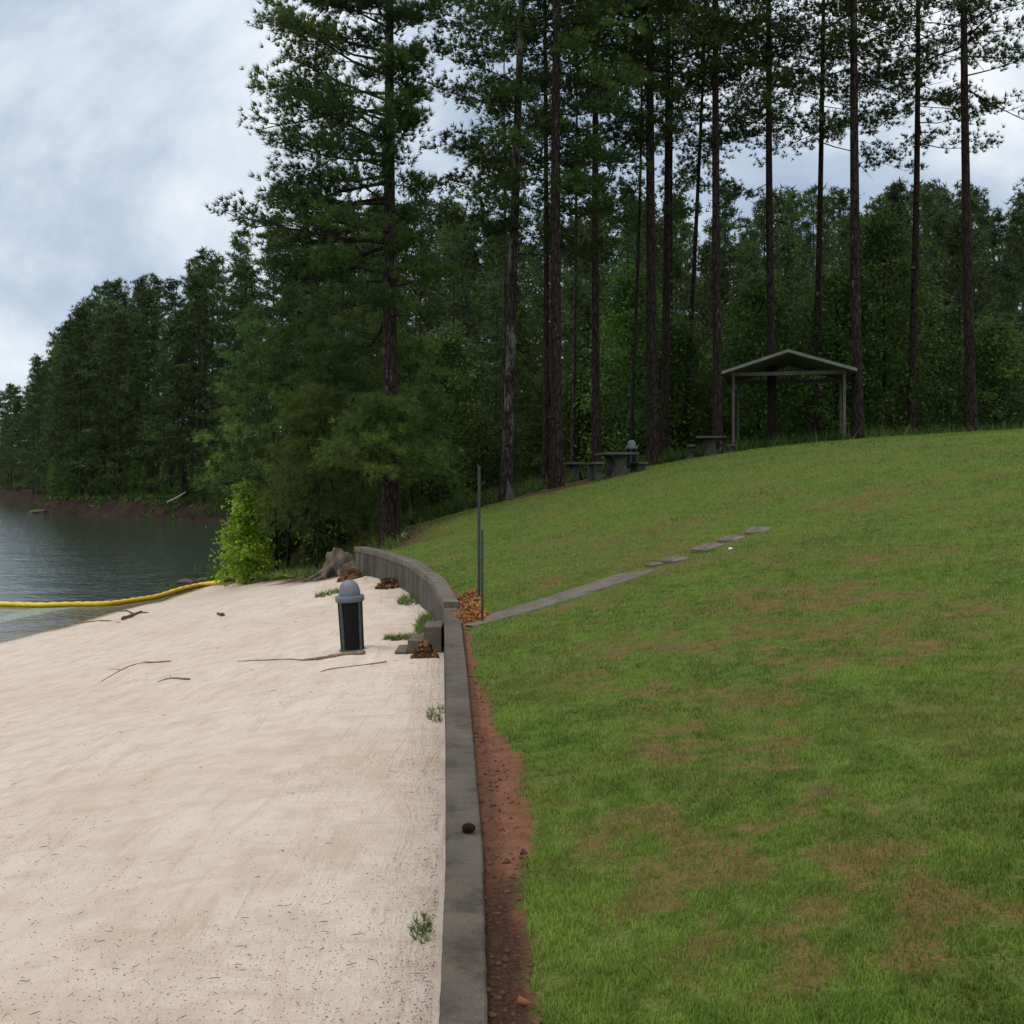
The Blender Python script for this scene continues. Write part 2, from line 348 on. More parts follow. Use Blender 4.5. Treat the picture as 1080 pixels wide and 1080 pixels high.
# ------------------------------------------------------------------ ground shape
WY = [-6, 1.5, 3.37, 5.01, 7.19, 9.4, 12.8, 14.6, 18.2, 22.2, 25.3, 27.4]
WL = [.15, -.12, -.217, -.29, -.416, -.545, -.762, -.876, -1.29, -2.04, -2.95, -3.80]
WW = [.15, .145, .145, .16, .17, .18, .195, .2, .22, .26, .30, .30]     # width across x
def wl(y): return np.interp(y, WY, WL)
def wr(y): return np.interp(y, WY, np.array(WL) + np.array(WW))
EY = [-8] + WY[1:] + [28.5, 32, 37, 47, 50, 56, 66, 74]
def edge(y):
    y = np.asarray(y, float); bank = np.interp(y, [27.2, 28.5, 32, 37, 47, 52, 60, 74], [-3.6, -4.5, -5.6, -7.6, -12.2, -12.4, -9, 0])
    return np.where(y < 27.2, wr(y) - .02, bank)
WATER = -2.4
def beach(x, y):
    o = np.interp(y, [8, 15, 27, 37, 47], [1.5, 1.7, 3.1, 2.3, 1.7])
    z = -.50 - .035 * np.clip(wl(np.minimum(y, 27)) - x, 0, 1.5)
    q = -x - o; q = np.where(q > 0, q * q / (q + .6), 0)
    z = z - .198 * q
    z = z + .05 * (fbm(x * .5, y * .35, 3) - .5) + .10 * (fbm(x * .16, y * .2, 9) - .5)
    d = x * .55 + y * .35; rl = np.abs(vn(d * 1.1 + .6 * vn(x * .3, y * .3, 5), (x - y) * .07, 4) - .5)
    z = z - .035 * np.exp(-(rl / .06) ** 2) * sstep(1.5, 4, -x)
    z = z - .030 * np.exp(-((y - 13.6 - .25 * np.sin(x * 1.4)) / .18) ** 2) * sstep(.9, 1.6, -x) * (1 - sstep(5, 7, -x))
    z = z + .09 * np.exp(-(((x + 1.0) / .5) ** 2 + ((y - 13.05) / .35) ** 2)) + .05 * np.exp(-(((x + 1.9) / .6) ** 2 + ((y - 13.9) / .2) ** 2))
    rd = np.hypot(x + 2.02, y - 14.45); z = z + .045 * np.exp(-((rd - .24) / .13) ** 2) * (.5 + fbm(x * 6, y * 6, 12))
    return z
SHORE = np.array([(-700, 560), (-420, 470), (-260, 400), (-150, 325), (-118, 262), (-90, 215), (-74, 178), (-66, 158), (-48, 138), (-34, 123), (-20, 108), (-8, 94), (2, 82), (0, 74), (-9, 60), (-12.4, 52), (-12.2, 47)], float)
def sdist(x, y):
    x = np.asarray(x, float); y = np.asarray(y, float); best = np.full(x.shape, 1e9)
    for (ax, ay), (bx, by) in zip(SHORE[:-1], SHORE[1:]):
        ux, uy = bx - ax, by - ay; t = np.clip(((x - ax) * ux + (y - ay) * uy) / (ux * ux + uy * uy), 0, 1)
        best = np.minimum(best, np.hypot(x - ax - t * ux, y - ay - t * uy))
    P = np.vstack([SHORE, [(-12.2, -50), (900, -50), (900, 1500), (-700, 1500)]]); ins = np.zeros(x.shape, bool)
    for (ax, ay), (bx, by) in zip(P, np.roll(P, -1, 0)):
        c = ((ay > y) != (by > y)) & (x < (bx - ax) * (y - ay) / (by - ay + 1e-12) + ax); ins ^= c
    return np.where(ins, best, -best)
def wood(x, y):
    d = sdist(x, y); dd = d + 2.2 * (fbm(x * .12, y * .12, 21) - .5) * sstep(60, 90, y)
    z = WATER - .25 + 2.4 * sstep(-.6, 3.2, dd) + .09 * np.clip(dd - 3, 0, 400)
    z = np.where(dd < 0, WATER - .25 + dd * .15, z) + .5 * (fbm(x * .25, y * .25, 31) - .5) * sstep(0, 3, dd)
    return np.maximum(z, -6)
def lawn(x, y):
    x = np.asarray(x, float); y = np.asarray(y, float); e = edge(y)
    ref = np.where(y < 27.2, e, np.interp(y, [27.2, 31], [-3.6, -4.3]))
    d = np.clip(x - ref - .12, 0, None); s = np.minimum(.1 + .0055 * np.clip(y, 0, 99), .28); h = s * d
    z = -.035 + h / (1 + (h / 3.4) ** 3) ** (1 / 3)
    z = z + .09 * (fbm(x * .45, y * .45, 41) - .5) * sstep(.2, 1.5, x - e)
    b_ = beach(np.minimum(x, e), y) + .02
    k = sstep(0, 2.8, x - e); k = np.where(y < 26.9, 1.0, k + (1 - k) * 0)
    z = z * k + b_ * (1 - k) if True else z
    f = sstep(39, 56, y); return z * (1 - f) + (wood(x, y) + .06) * f

TR = {}  # filled below with trunk foot positions for mulch
feet = [(535, 36.0), (574, 40), (587, 34.0), (629, 38), (689, 38), (757, 38), (412, 31.8)]
def mulch_far(x, y):
    m = 0
    for px, fy in feet:
        fx = (px - 540) / F * fy; rx, ry = (1.5, 2.6) if px in (535, 587) else (1.2, 1.9) if px != 412 else (1.0, 1.8)
        m = np.maximum(m, 1 - sstep(.55, 1.15, np.hypot((x - fx) / rx, (y - fy + .3) / ry) + .5 * (fbm(x * 2, y * 2, 51) - .5)))
    return m
def strip(y): # width of the bare strip beside the wall
    return np.interp(y, [0, 3.3, 4.2, 5.4, 6.6, 8, 10, 12, 14, 20, 27], [.21, .20, .185, .23, .25, .19, .11, .10, .14, .12, .10])
def bare(x, y):
    e = x - edge(y) + .05 * (fbm(x * 6, y * 4, 61) - .5) * 2
    w_ = strip(y) * (.62 + .6 * fbm(y * 1.3, y * 0, 62)); s = 1 - sstep(w_ - .04, w_ + .06, e + .10 * (fbm(x * 16, y * 10, 66) - .5)); s = np.where(y > 27.2, 0, s)
    def ell(cx, cy, rx, ry, a=1): return a * (1 - sstep(.1, 1.25, np.hypot((x - cx) / rx, (y - cy) / ry) + 1.3 * (fbm(x * 3, y * 3, 63) - .5)))
    p = np.maximum.reduce([ell(.25, 5.65, .38, .16, .8), ell(1.5, 7.6, .6, .55, .9), ell(1.55, 10.0, .45, .4, .55), ell(1.15, 5.9, .30, .22, .75), ell(.72, 4.75, .22, .18, .5),
        ell(2.1, 16.9, 1.3, .7, .75), ell(4.3, 21.5, 1.2, 1.3, .75), ell(.55, 21.5, .7, .8, .7), ell(1.9, 27, .9, .5, .5), ell(4.2, 9, 1.5, .8, .6), ell(6.0, 16, 1.6, 1.2, .6), ell(3.4, 6.4, .7, .4, .5), ell(-.9, 31.5, 1.2, .8, .6)])
    big_ = sstep(.48, .66, fbm(x * .9 + 3, y * .7, 64)); side = sstep(.35, 1.3, (x - edge(y)) / (.3 + .09 * y)) * (1 - sstep(16, 26, y)) * (1 - sstep(5, 9, x))
    g = np.clip((.30 + .45 * side) * big_ + .16 * side, 0, 1) * (.35 + 1.3 * sstep(.35, .7, fbm(x * 5.5, y * 4.5, 65))) + .20 * sstep(.5, .75, fbm(x * 3.2, y * 3.2, 67))
    return np.clip(np.maximum(s, np.minimum(np.maximum(p * .55 * (.55 + .8 * fbm(x * 9, y * 7, 68)), g * .62), .60)), 0, 1)
def mulchn(x, y):
    e = x - edge(y); n = fbm(x * 5, y * 3, 71)
    a = (1 - sstep(.5, 1.0, e / (strip(y) + .03) + .4 * (n - .5)))
    k = np.interp(y, [3.0, 4.3, 5.0, 7, 8.5, 11, 14, 16, 27], [1, 1, .55, .45, .5, .8, .7, .35, .2]); inner = 1 - sstep(.35, .6, e / strip(y))
    return np.where(y < 27.2, a * np.maximum(k * (y < 4.7) + k * inner * (y >= 4.7), 0), 0)

# lawn sheet
ys = np.concatenate([np.linspace(-6, 2.8, 14), 3 * 1.0145 ** np.arange(0, 212)]); ys = ys[ys < 62]
us = np.concatenate([np.linspace(0, .5, 16), .5 + 89.5 * (np.linspace(0, 1, 190)[1:] ** 2.6)])
Y, U = np.meshgrid(ys, us, indexing='ij'); X = edge(Y) + U; Z = lawn(X, Y)
A = dict(bare=bare(X, Y), mulch=np.maximum(mulchn(X, Y), 0), litter=np.clip(np.maximum(np.maximum(mulch_far(X, Y), sstep(37.8, 39.5, Y)), (Y > 27.3) * (1 - sstep(1.2, 3.0, X - edge(Y) - .5 * (Y - 28).clip(0, 4)))), 0, 1))
near = (Y < 9) & (U < .6)
Z = Z + np.where(near, .018 * (fbm(X * 22, Y * 22, 81) - .5) * (A['bare'] > .5), 0)
tag(sheet('lawn', X, Y, Z, m_lawn, A), kind='structure')
# beach sheet
ys = np.concatenate([np.linspace(-6, 2.8, 10), 3 * 1.012 ** np.arange(0, 240)]); ys = ys[ys < 53]
us = np.concatenate([np.linspace(-.1, 2.4, 60), 2.4 + 45 * (np.linspace(0, 1, 150)[1:] ** 1.5)])
Y, U = np.meshgrid(ys, us, indexing='ij'); base = np.where(Y < 27.2, wl(np.minimum(Y, 27.2)) + .10, edge(Y) + .9); X = base - U; Z = beach(X, Y)
Z = Z + .012 * (fbm(X * 4, Y * 4, 91) - .5) * (Y < 20)
wet = 1 - sstep(.02, .16, Z - WATER + .10 * (fbm(X * .8, Y * .8, 92) - .5)); 
mudm = (1 - sstep(.1, 1.1, -(X - edge(Y)) + .9 * (fbm(X * 1.3, Y * 1.3, 93) - .5) * 2)) * sstep(27.0, 28.6, Y)
tag(sheet('beach', X, Y, Z, m_sand, dict(wet=wet, mud=np.clip(mudm, 0, 1))), kind='structure')
# wooded land
xs = np.concatenate([np.linspace(-700, -170, 60), np.linspace(-168, 60, 230), np.linspace(62, 420, 50)])
ys = np.concatenate([np.linspace(43, 200, 190), np.linspace(203, 700, 110)])
X, Y = np.meshgrid(xs, ys, indexing='ij'); Z = wood(X, Y)
sdm = sdist(X, Y); bankm = 1 - sstep(3.5, 6.0, sdm)
tag(sheet('forest_floor', X, Y, Z, m_ground, dict(bank=bankm), keep=lambda c: ~((c[:, 1] < 54) & (c[:, 0] > -22) & (c[:, 0] < 85))), kind='structure')
# water
xs = np.concatenate([-2000 + 1960 * np.linspace(0, 1, 30) ** .3, np.linspace(-39, 12, 120)]); ys = np.concatenate([np.linspace(-60, 14, 12), np.linspace(15, 60, 130), 60 + 1500 * np.linspace(0, 1, 50)[1:] ** 2])
X, Y = np.meshgrid(xs, ys, indexing='ij'); dep = np.where(Y < 50, WATER - beach(X, Y), 9.0)
clr = np.exp(-np.clip(dep, 0, 20) * 2.2) * .95
tag(sheet('lake_water', X, Y, X * 0 + WATER, m_water, dict(clear=clr), keep=lambda c: (c[:, 0] < -7) | (c[:, 1] > 45)), kind='structure')

# ------------------------------------------------------------------ retaining wall
def wallmesh(name, mat, parent, y0, y1, zt, zb, inset=0.0, batter=0.0, n=60, zvar=0.0, jag=0.0):
    m = MB(); V = []; yy = np.linspace(y0, y1, n)
    for y in yy:
        # use the local direction so that the thickness is real
        l = float(wl(y)) + inset + jag * (float(fbm(y * 23, 1.5, 8)) - .5); r = float(wr(y)) - inset + jag * (float(fbm(y * 19, 4.5, 9)) - .5)
        dz = zvar * (float(fbm(y * 1.5, 0.3, 5)) - .5)
        V += [(l - batter, y, zb), (l, y, zt + dz - .008), (l + .008, y, zt + dz), (r - .008, y, zt + dz), (r, y, zt + dz - .008), (r, y, zb)]
    k = 6; Fs = [(i * k + j, i * k + (j + 1) % k, (i + 1) * k + (j + 1) % k, (i + 1) * k + j) for i in range(n - 1) for j in range(k)]
    Fs += [tuple(range(k)), tuple((n - 1) * k + j for j in range(k))[::-1]]
    m.add(V, [f[::-1] for f in Fs]); return m.build(name, mat, parent)
wroot = empty('retaining_wall', (0, 0, 0), 'long grey concrete retaining wall between the sand and the lawn, curving left at its far end', 'wall')
wallmesh('wall_body', m_conc_f, wroot, -6, 14.58, -.09, -1.1, .012, .04)
wallmesh('wall_cap', m_conc, wroot, -6, 14.62, 0, -.088, 0, 0, 640, .006, .009)
wallmesh('wall_body', m_conc_f, wroot, 14.66, 27.3, -.03, -1.3, .015, .02)
wallmesh('wall_cap', m_conc_cap, wroot, 14.64, 27.4, .08, -.028, 0, 0, 300, .010, .012)
mm = MB()
for py_ in (0.9, ):
    pass

# steps
st = empty('concrete_steps', (-1.1, 14.2, -.5), 'three concrete block steps going down from the wall to the sand', 'steps')
def child(m, name, mat, root, smooth=False):
    o = m.build(name, mat, root, smooth); o.matrix_parent_inverse = Matrix.Translation(root.location).inverted(); return o
for (x0, x1, zt, ya, yb) in ((-1.085, -.862, -.155, 13.95, 14.58), (-1.275, -1.088, -.315, 13.90, 14.50), (-1.43, -1.278, -.44, 13.86, 14.42)):
    m = MB(); m.box(((x0 + x1) / 2, (ya + yb) / 2, (zt - .9) / 2), (x1 - x0, yb - ya, zt + .9), bev=.008); child(m, 'step', m_step, st)

# path with slabs
PC = [(-.62, 13.15), (-.1, 13.5), (.5, 14.0), (1.1, 14.6), (1.72, 15.3)]
V = []; Fs = []; NP = 40; tt = np.linspace(0, 1, NP)
cx = np.interp(tt, np.linspace(0, 1, 5), [p_[0] for p_ in PC]); cy_ = np.interp(tt, np.linspace(0, 1, 5), [p_[1] for p_ in PC])
X = []; Yp = []
for i in range(NP):
    dx_ = cx[min(i + 1, NP - 1)] - cx[max(i - 1, 0)]; dy_ = cy_[min(i + 1, NP - 1)] - cy_[max(i - 1, 0)]; L_ = math.hypot(dx_, dy_); nx, ny = -dy_ / L_, dx_ / L_
    X.append([cx[i] + nx * s for s in (-.33, -.32, -.2, 0, .2, .32, .33)]); Yp.append([cy_[i] + ny * s for s in (-.33, -.32, -.2, 0, .2, .32, .33)])
X = np.array(X); Yp = np.array(Yp); Zp = lawn(X, Yp) + .016; Zp[:, 0] -= .08; Zp[:, -1] -= .08
tag(sheet('path', X, Yp, Zp, m_path), kind='structure')
slabs = [((690, 597), 'small slab edge nearest the end of the concrete path, half buried in clay'), ((712, 592), 'small flat stone slab second from the end of the concrete path'),
         ((747, 579), 'long flat stone slab in the grass, in the middle of the row of stone slabs'), ((772, 570), 'flat stone slab beside the tiny white scrap on the grass'), ((800, 561), 'topmost stone slab of the row climbing the lawn')]
def ray(px, py, f, y0=6, y1=60):
    for y in np.arange(y0, y1, .02):
        x, _, z = at(px, py, y)
        if z <= f(x, y): return float(x), float(y), float(f(x, y))
    return x, y, z
for i, ((px, py), lb) in enumerate(slabs):
    x, y, z = ray(px, py, lawn); m = MB(); m.box((0, 0, 0), ((.20, .30, .46, .34, .4)[i], (.20, .30, .30, .30, .32)[i], .10), bev=.012)
    o = m.build('stone_slab', m_path); o.location = (x, y, z - .008); o.rotation_euler = (R(2), R(-7 - i), R(24 + 9 * i)); tag(o, lb, 'slab', 'stone slabs continuing the path')

# ------------------------------------------------------------------ trash cans
def trash_can(loc, label, rot):
    r = empty('trash_can', loc, label, 'trash can', 'dome topped trash cans')
    r.rotation_euler = rot; r.scale = (1.1, 1.1, 1.04)
    m = MB()
    for k in range(4):
        a = math.pi / 2 * k + R(45); m.lathe([(.128, .07), (.137, .68), (.143, .68), (.134, .07), (.128, .07)], 10, (0, 0, 0), a + R(9), a + R(81))
    m.lathe([(.0, .06), (.122, .06), (.132, .69), (0, .69)], 28); m.build('body', m_black, r, True)
    for k in range(4):
        a = math.pi / 2 * k + R(45); m = MB()
        m.tube([(.132 * math.cos(a), .132 * math.sin(a), .0), (.150 * math.cos(a), .150 * math.sin(a), .70)], .017, 8); m.build('post', m_frame, r, True)
    m = MB(); m.lathe([(.0, .0), (.140, .0), (.146, .01), (.148, .085), (.136, .09), (0, .09)], 32); m.build('base', m_frame, r, True)
    m = MB(); m.lathe([(.12, .665), (.158, .665), (.166, .675), (.168, .725), (.160, .737), (.125, .74)], 36); m.build('rim', m_dome, r, True)
    m = MB(); pr = [(.126, .735)] + [(.126 * math.cos(t_) ** .8 if t_ < 1.57 else 0, .745 + .185 * math.sin(t_)) for t_ in np.linspace(0, math.pi / 2, 14)]
    m.lathe(pr, 36); m.build('dome_lid', m_dome, r, True)
    return r
trash_can((-2.02, 14.45, float(beach(-2.02, 14.45)) - .035), 'leaning black trash can with grey dome lid standing in the sand', (R(1), R(-3.2), R(8)))
trash_can((3.68, 35.0, float(lawn(3.68, 35.0)) - .02), 'distant black trash can with grey dome lid beside the picnic table on the lawn', (0, 0, R(30)))

# ------------------------------------------------------------------ posts
def spost(x, y, h, wdt, mat, label):
    z = float(lawn(x, y)); m = MB(); r = empty('metal_post', (x, y, z), label, 'post', 'metal posts by the path')
    # U-channel post: web, two flanges, bolt holes as bosses
    m.box((0, 0, h / 2 - .2), (wdt, .006, h + .4)); m.box((-wdt / 2 + .004, .016, h / 2 - .2), (.008, .026, h + .4)); m.box((wdt / 2 - .004, .016, h / 2 - .2), (.008, .026, h + .4)); m.build('channel', mat, r)
    for k in range(3):
        b_ = MB(); b_.tube([(0, -.014, h - .05 - .25 * k), (0, .012, h - .05 - .25 * k)], .009, 8); b_.build('bolt', m_frame, r)
    m = MB(); m.tube([(0, 0, -.03), (0, 0, .05)], [wdt * .9, wdt * .62], 10); m.build('footing', m_postd, r)
spost(-.455, 15.7, 1.84, .040, m_postd, 'taller greenish grey metal post behind the other at the wall corner')
spost(-.345, 13.2, 1.07, .026, m_postd, 'shorter dark metal post at the start of the path')

# ------------------------------------------------------------------ picnic tables
def picnic(px, y, label, rz, s=1.0, pad=False):
    x = (px - 540) / F * y; z = float(lawn(x, y)); r = empty('picnic_table', (x, y, z), label, 'picnic table', 'concrete picnic tables under the pines', rz)
    m = MB(); m.box((0, 0, .60), (.95 * s, 1.5 * s, .07), bev=.02); m.build('tabletop', m_table, r)
    for yy in (-.42, .42):
        m = MB(); V = []
        for zz, hw in ((-.15, .24), (.06, .21), (.30, .13), (.45, .16), (.565, .27)):
            V += [(-hw, yy - .06, zz), (hw, yy - .06, zz), (hw, yy + .06, zz), (-hw, yy + .06, zz)]
        m.add(V, [(i * 4 + k, i * 4 + (k + 1) % 4, i * 4 + 4 + (k + 1) % 4, i * 4 + 4 + k) for i in range(4) for k in range(4)] + [(3, 2, 1, 0), (16, 17, 18, 19)])
        m.build('pedestal', m_table, r)
    for sx in (-1, 1):
        m = MB(); m.box((sx * .62, 0, .335), (.27, 1.45, .065), bev=.015); bn_ = m.build('bench', m_table, r)
        for yy in (-.45, .45):
            m = MB(); m.box((sx * .62, yy, .085), (.18, .10, .43), taper=1.15, bev=.01); m.build('leg', m_table, bn_)
picnic(650, 32.2, 'nearest concrete picnic table beside the distant trash can', R(8))
picnic(606, 38.5, 'concrete picnic table half hidden behind the thick pine trunk', R(-5))
picnic(750, 36.2, 'rightmost concrete picnic table in the shade by the shelter post', R(-10))
# shelter at the right
sx, sy = (776 - 540) / F * 38, 38.4
sh = empty('picnic_shelter', (sx, sy, float(lawn(sx, sy))), 'small open picnic shelter with a pale sloping roof on slim posts', 'shelter', None, R(-14))
for xx, yy in ((0, 0), (3.6, 0), (0, 3.2), (3.6, 3.2)):
    m = MB(); m.box((xx, yy, 1.03), (.09, .09, 3.46)); m.build('post', m_shel, sh)
m = MB(); V = [(-.38, -.6, 2.72), (1.8, -.6, 3.4), (3.98, -.6, 2.72), (-.38, 3.8, 2.72), (1.8, 3.8, 3.4), (3.98, 3.8, 2.72)]; V += [(a, b_, c - .10) for a, b_, c in V]
m.add(V, [(0, 1, 4, 3), (1, 2, 5, 4), (9, 10, 7, 6), (10, 11, 8, 7), (0, 6, 7, 1), (1, 7, 8, 2), (3, 4, 10, 9), (4, 5, 11, 10), (0, 3, 9, 6), (2, 8, 11, 5)]); m.build('roof', m_roof, sh)
for yy in (0, 3.2): m = MB(); m.box((1.8, yy + .003, 2.66), (3.75, .10, .12)); m.build('beam', m_shel, sh)

# ------------------------------------------------------------------ yellow boom
bp = [at(-190, 633, 0), ]
pts = []
for px, py in ((-260, 636), (-160, 633), (-80, 637), (0, 637), (40, 638), (80, 637), (112, 636.5), (140, 633), (165, 629)):
    y = F * (CZ - WATER - .06) / (py - HZ); pts.append(((px - 540) / F * y, y, WATER + .05))
for px, py in ((190, 624), (212, 619), (234, 616)):
    x, y, z = ray(px, py, lambda a, b_: float(max(beach(a, b_), WATER)), 20, 60); pts.append((x, y, z + .08))
def spline(P, n=8):
    P = [Vector(p_) for p_ in P]; P = [P[0] * 2 - P[1]] + P + [P[-1] * 2 - P[-2]]; o = []
    for i in range(1, len(P) - 2):
        for k in range(n):
            t = k / n; a, b_, c, d = P[i - 1:i + 3]
            o.append(.5 * ((2 * b_) + (-a + c) * t + (2 * a - 5 * b_ + 4 * c - d) * t * t + (-a + 3 * b_ - 3 * c + d) * t ** 3))
    return o + [P[-2]]
sp = spline(pts, 10); m = MB(); m.tube(sp, [.088 + .012 * math.sin(i * 1.9) for i in range(len(sp))], 10)
tag(m.build('floating_boom', m_yellow, None, True), 'yellow floating swim boom lying on the water and up the sand', 'floating boom')

# ------------------------------------------------------------------ foliage builders
def unit(a): return a / (np.linalg.norm(a, axis=-1, keepdims=True) + 1e-9)
def shards(P, D, n, length, width, spread, rg, tint, flat=0.0):
    """n thin triangles from each point P around direction D"""
    k = len(P); p = np.repeat(P, n, 0); d = np.repeat(D, n, 0); r = unit(rg.normal(size=(k * n, 3)))
    dirs = unit(d * (1 - spread) + r * spread); side = unit(np.cross(dirs, unit(rg.normal(size=(k * n, 3)))))
    l = (length * rg.uniform(.65, 1.2, (k * n, 1))); wd = width * rg.uniform(.7, 1.3, (k * n, 1)); p = p + dirs * l * .08
    V = np.empty((k * n, 3, 3)); V[:, 0] = p - side * wd / 2; V[:, 1] = p + side * wd / 2; V[:, 2] = p + dirs * l
    if flat: V[:, 2, 2] -= flat * l[:, 0]
    T = np.clip(np.repeat(tint, n) + rg.normal(0, .08, k * n), 0, 1)
    return V.reshape(-1, 3), np.repeat(T, 3)
def leaves(P, size, rg, tint, up=.5):
    k = len(P); nrm = unit(rg.normal(size=(k, 3)) + np.array([0, 0, up])); a = unit(np.cross(nrm, rg.normal(size=(k, 3)))); b_ = np.cross(nrm, a)
    s = size * rg.uniform(.6, 1.3, (k, 1)); V = np.empty((k, 4, 3))
    V[:, 0] = P - a * s * .5; V[:, 1] = P + b_ * s * .32 - a * s * .02; V[:, 2] = P + a * s * .55; V[:, 3] = P - b_ * s * .32 - a * s * .02
    V[:, 2] -= np.array([0, 0, 1]) * s * .15
    return V.reshape(-1, 3), np.repeat(np.clip(tint, 0, 1), 4)
def skeleton(H, r0, lean, c0, lf, nbr, rg, nsub=8, ntuft=4, side_n=8, el=(-8, 45), dead=0, bow=0.0, top_r=.12, azb=None, thick=1.0, zmax=None, droop=0.0):
    m = MB(); n = 14
    ph = rg.uniform(0, 6); tp = lambda t: Vector((lean[0] * t + bow * math.sin(t * math.pi) + .05 * math.sin(5 * t + ph) * t, lean[1] * t + .05 * math.cos(4 * t + ph) * t, H * t))
    tt = np.linspace(0, 1, n); tt = np.concatenate([[-.03, 0, .012, .03], tt[1:]])
    rad = [r0 * (1.38 if t <= 0 else 1.2 if t < .02 else 1.06 if t < .05 else (1 - t) ** .75 * (1 - top_r) + top_r * .6) for t in tt]
    m.tube([tp(t) for t in tt], rad, side_n)
    P = []; D = []
    for i in range(nbr + dead):
        isd = i >= nbr
        t = c0 + (1 - c0) * ((i + rg.uniform(0, 1)) / nbr) ** .92 * .985 if not isd else rg.uniform(c0 * .45, c0 + .1)
        p0 = tp(t); az = i * 2.399 + rg.uniform(-.5, .5)
        if azb is not None: az = azb(t, az, rg)
        q = (t - c0) / (1 - c0); L = lf(max(q, 0), az) * rg.uniform(.7, 1.15)
        if isd: L = rg.uniform(.5, 1.8)
        e0 = R(el[0] + (el[1] - el[0]) * max(q, 0) + rg.uniform(-12, 12)); curl = R(rg.uniform(-8, 22)) - droop * (1 - q)
        pts_ = [p0]; c = p0.copy(); n_ = 6
        for s in range(n_):
            a = az + rg.uniform(-.14, .14); ee = e0 + curl * s / n_ * (-1 if s < 2 else 1)
            c = c + Vector((math.cos(a) * math.cos(ee), math.sin(a) * math.cos(ee), math.sin(ee))) * L / n_; pts_.append(c.copy())
        rb = max(.010, r0 * .20 * (L / 4) ** .8 * (1.1 - .5 * q)) * thick
        m.tube(pts_, [rb * (1 - .85 * s / n_) for s in range(n_ + 1)], 5, False)
        if isd: continue
        ns = max(3, int(nsub * (.4 + .6 * L / 4.5)))
        for j in range(ns):
            s = .28 + .72 * (j + rg.uniform(.2, .8)) / ns; fi = min(s * n_, n_ - .01); k = int(fi); b0 = pts_[k].lerp(pts_[k + 1], fi - k)
            sgn = 1 if j % 2 else -1; a = az + sgn * rg.uniform(.45, 1.15) * (1.15 - .7 * s); ee = e0 * .5 + rg.uniform(-.15, .55)
            l = L * rg.uniform(.2, .38) * (1.2 - .6 * s) + .15; dv = Vector((math.cos(a) * math.cos(ee), math.sin(a) * math.cos(ee), math.sin(ee)))
            b1 = b0 + dv * l * .5; b2 = b1 + (dv + Vector((0, 0, .25))).normalized() * l * .5
            m.tube([b0, b1, b2], [rb * .35, rb * .25, rb * .12], 3, False)
            for u_ in range(ntuft):
                f = .35 + .65 * (u_ + rg.uniform(0, 1)) / ntuft; c_ = b0.lerp(b1, f * 2) if f < .5 else b1.lerp(b2, f * 2 - 1)
                off = rg.normal(0, .06 + .025 * L, 3); P.append((c_.x + off[0], c_.y + off[1], c_.z + off[2] * .7)); D.append((dv.x, dv.y, dv.z + .45))
    return m, np.array(P), unit(np.array(D))
def pine(name, label, cat, loc, H, r0, lean=(0, 0), c0=.35, lf=lambda q, a: 3.5 * (1 - q) + .6, nbr=40, seed=1, nsub=8, ntuft=4, k=16, nl=.24, nw=.016, spread=.62, bark=None, ndl=None, group=None, rz=0, multi=1, mj=.14, **kw):
    rg = np.random.default_rng(seed); m, P, D = skeleton(H, r0, lean, c0, lf, nbr, rg, nsub, ntuft, **kw)
    root = empty(name, loc, label, cat, group, rz); m.build('trunk', bark or m_bark, root, True)
    tint = np.clip(fbm(P[:, 0] * .5 + 9, P[:, 1] * .5 + P[:, 2] * .6, seed, 2) * 1.1 - .1 + rg.normal(0, .12, len(P)), 0, 1)
    if multi > 1:
        P = np.repeat(P, multi, 0); tint = np.repeat(tint, multi); D = unit(np.repeat(D, multi, 0) + rg.normal(0, .35, P.shape)); P = P + rg.normal(0, 1, P.shape) * np.array([mj, mj, mj * .55])
    V, T = shards(P, D, k, nl, nw, spread, rg, tint)
    link('crown', rawmesh('crown', V, np.arange(len(V)).reshape(-1, 3), dict(tint=T)), ndl or m_needle, root); return root
def copy_tree(o, loc, rz, sc, label=None, group=None):
    c = o.copy(); C.objects.link(c); c.location = loc; c.rotation_euler = (0, 0, rz); c.scale = (sc[0], sc[0], sc[1])
    if label: c['label'] = label
    if group: c['group'] = group
    for ch in list(o.children):
        d = ch.copy(); C.objects.link(d); d.parent = c
    return c

# ---- the big pine by the end of the wall
def lf_main(q, a):
    left = .5 - .5 * math.cos(a)                 # 1 towards -x, 0 towards +x
    base = np.interp(q, [0, .2, .40, .5, .6, .75, .9, 1], [4.0, 3.6, 3.5, 3.0, 2.5, 2.2, 1.7, .5])
    rgt = np.interp(q, [0, .25, .45, .53, .62, .8, 1], [1.6, .9, .6, .8, 2.9, 3.0, .6])
    return base * left + rgt * (1 - left)
zb = float(lawn(-3.39, 31.8))
pine('pine_tree', 'large dark pine with long bushy limbs at the far end of the curved wall', 'tree', (-3.39, 31.8, zb), 20.5, .255, (.1, 0), .30, lf_main, 104, 11, 13, 6, 15, .20, .022, .42, m_bark_s, side_n=14, multi=3, mj=.15, el=(-8, 38), bow=-.08, thick=1.35,
     azb=lambda t, az, rg: az if rg.uniform() < .5 else math.pi + rg.normal(0, .9))
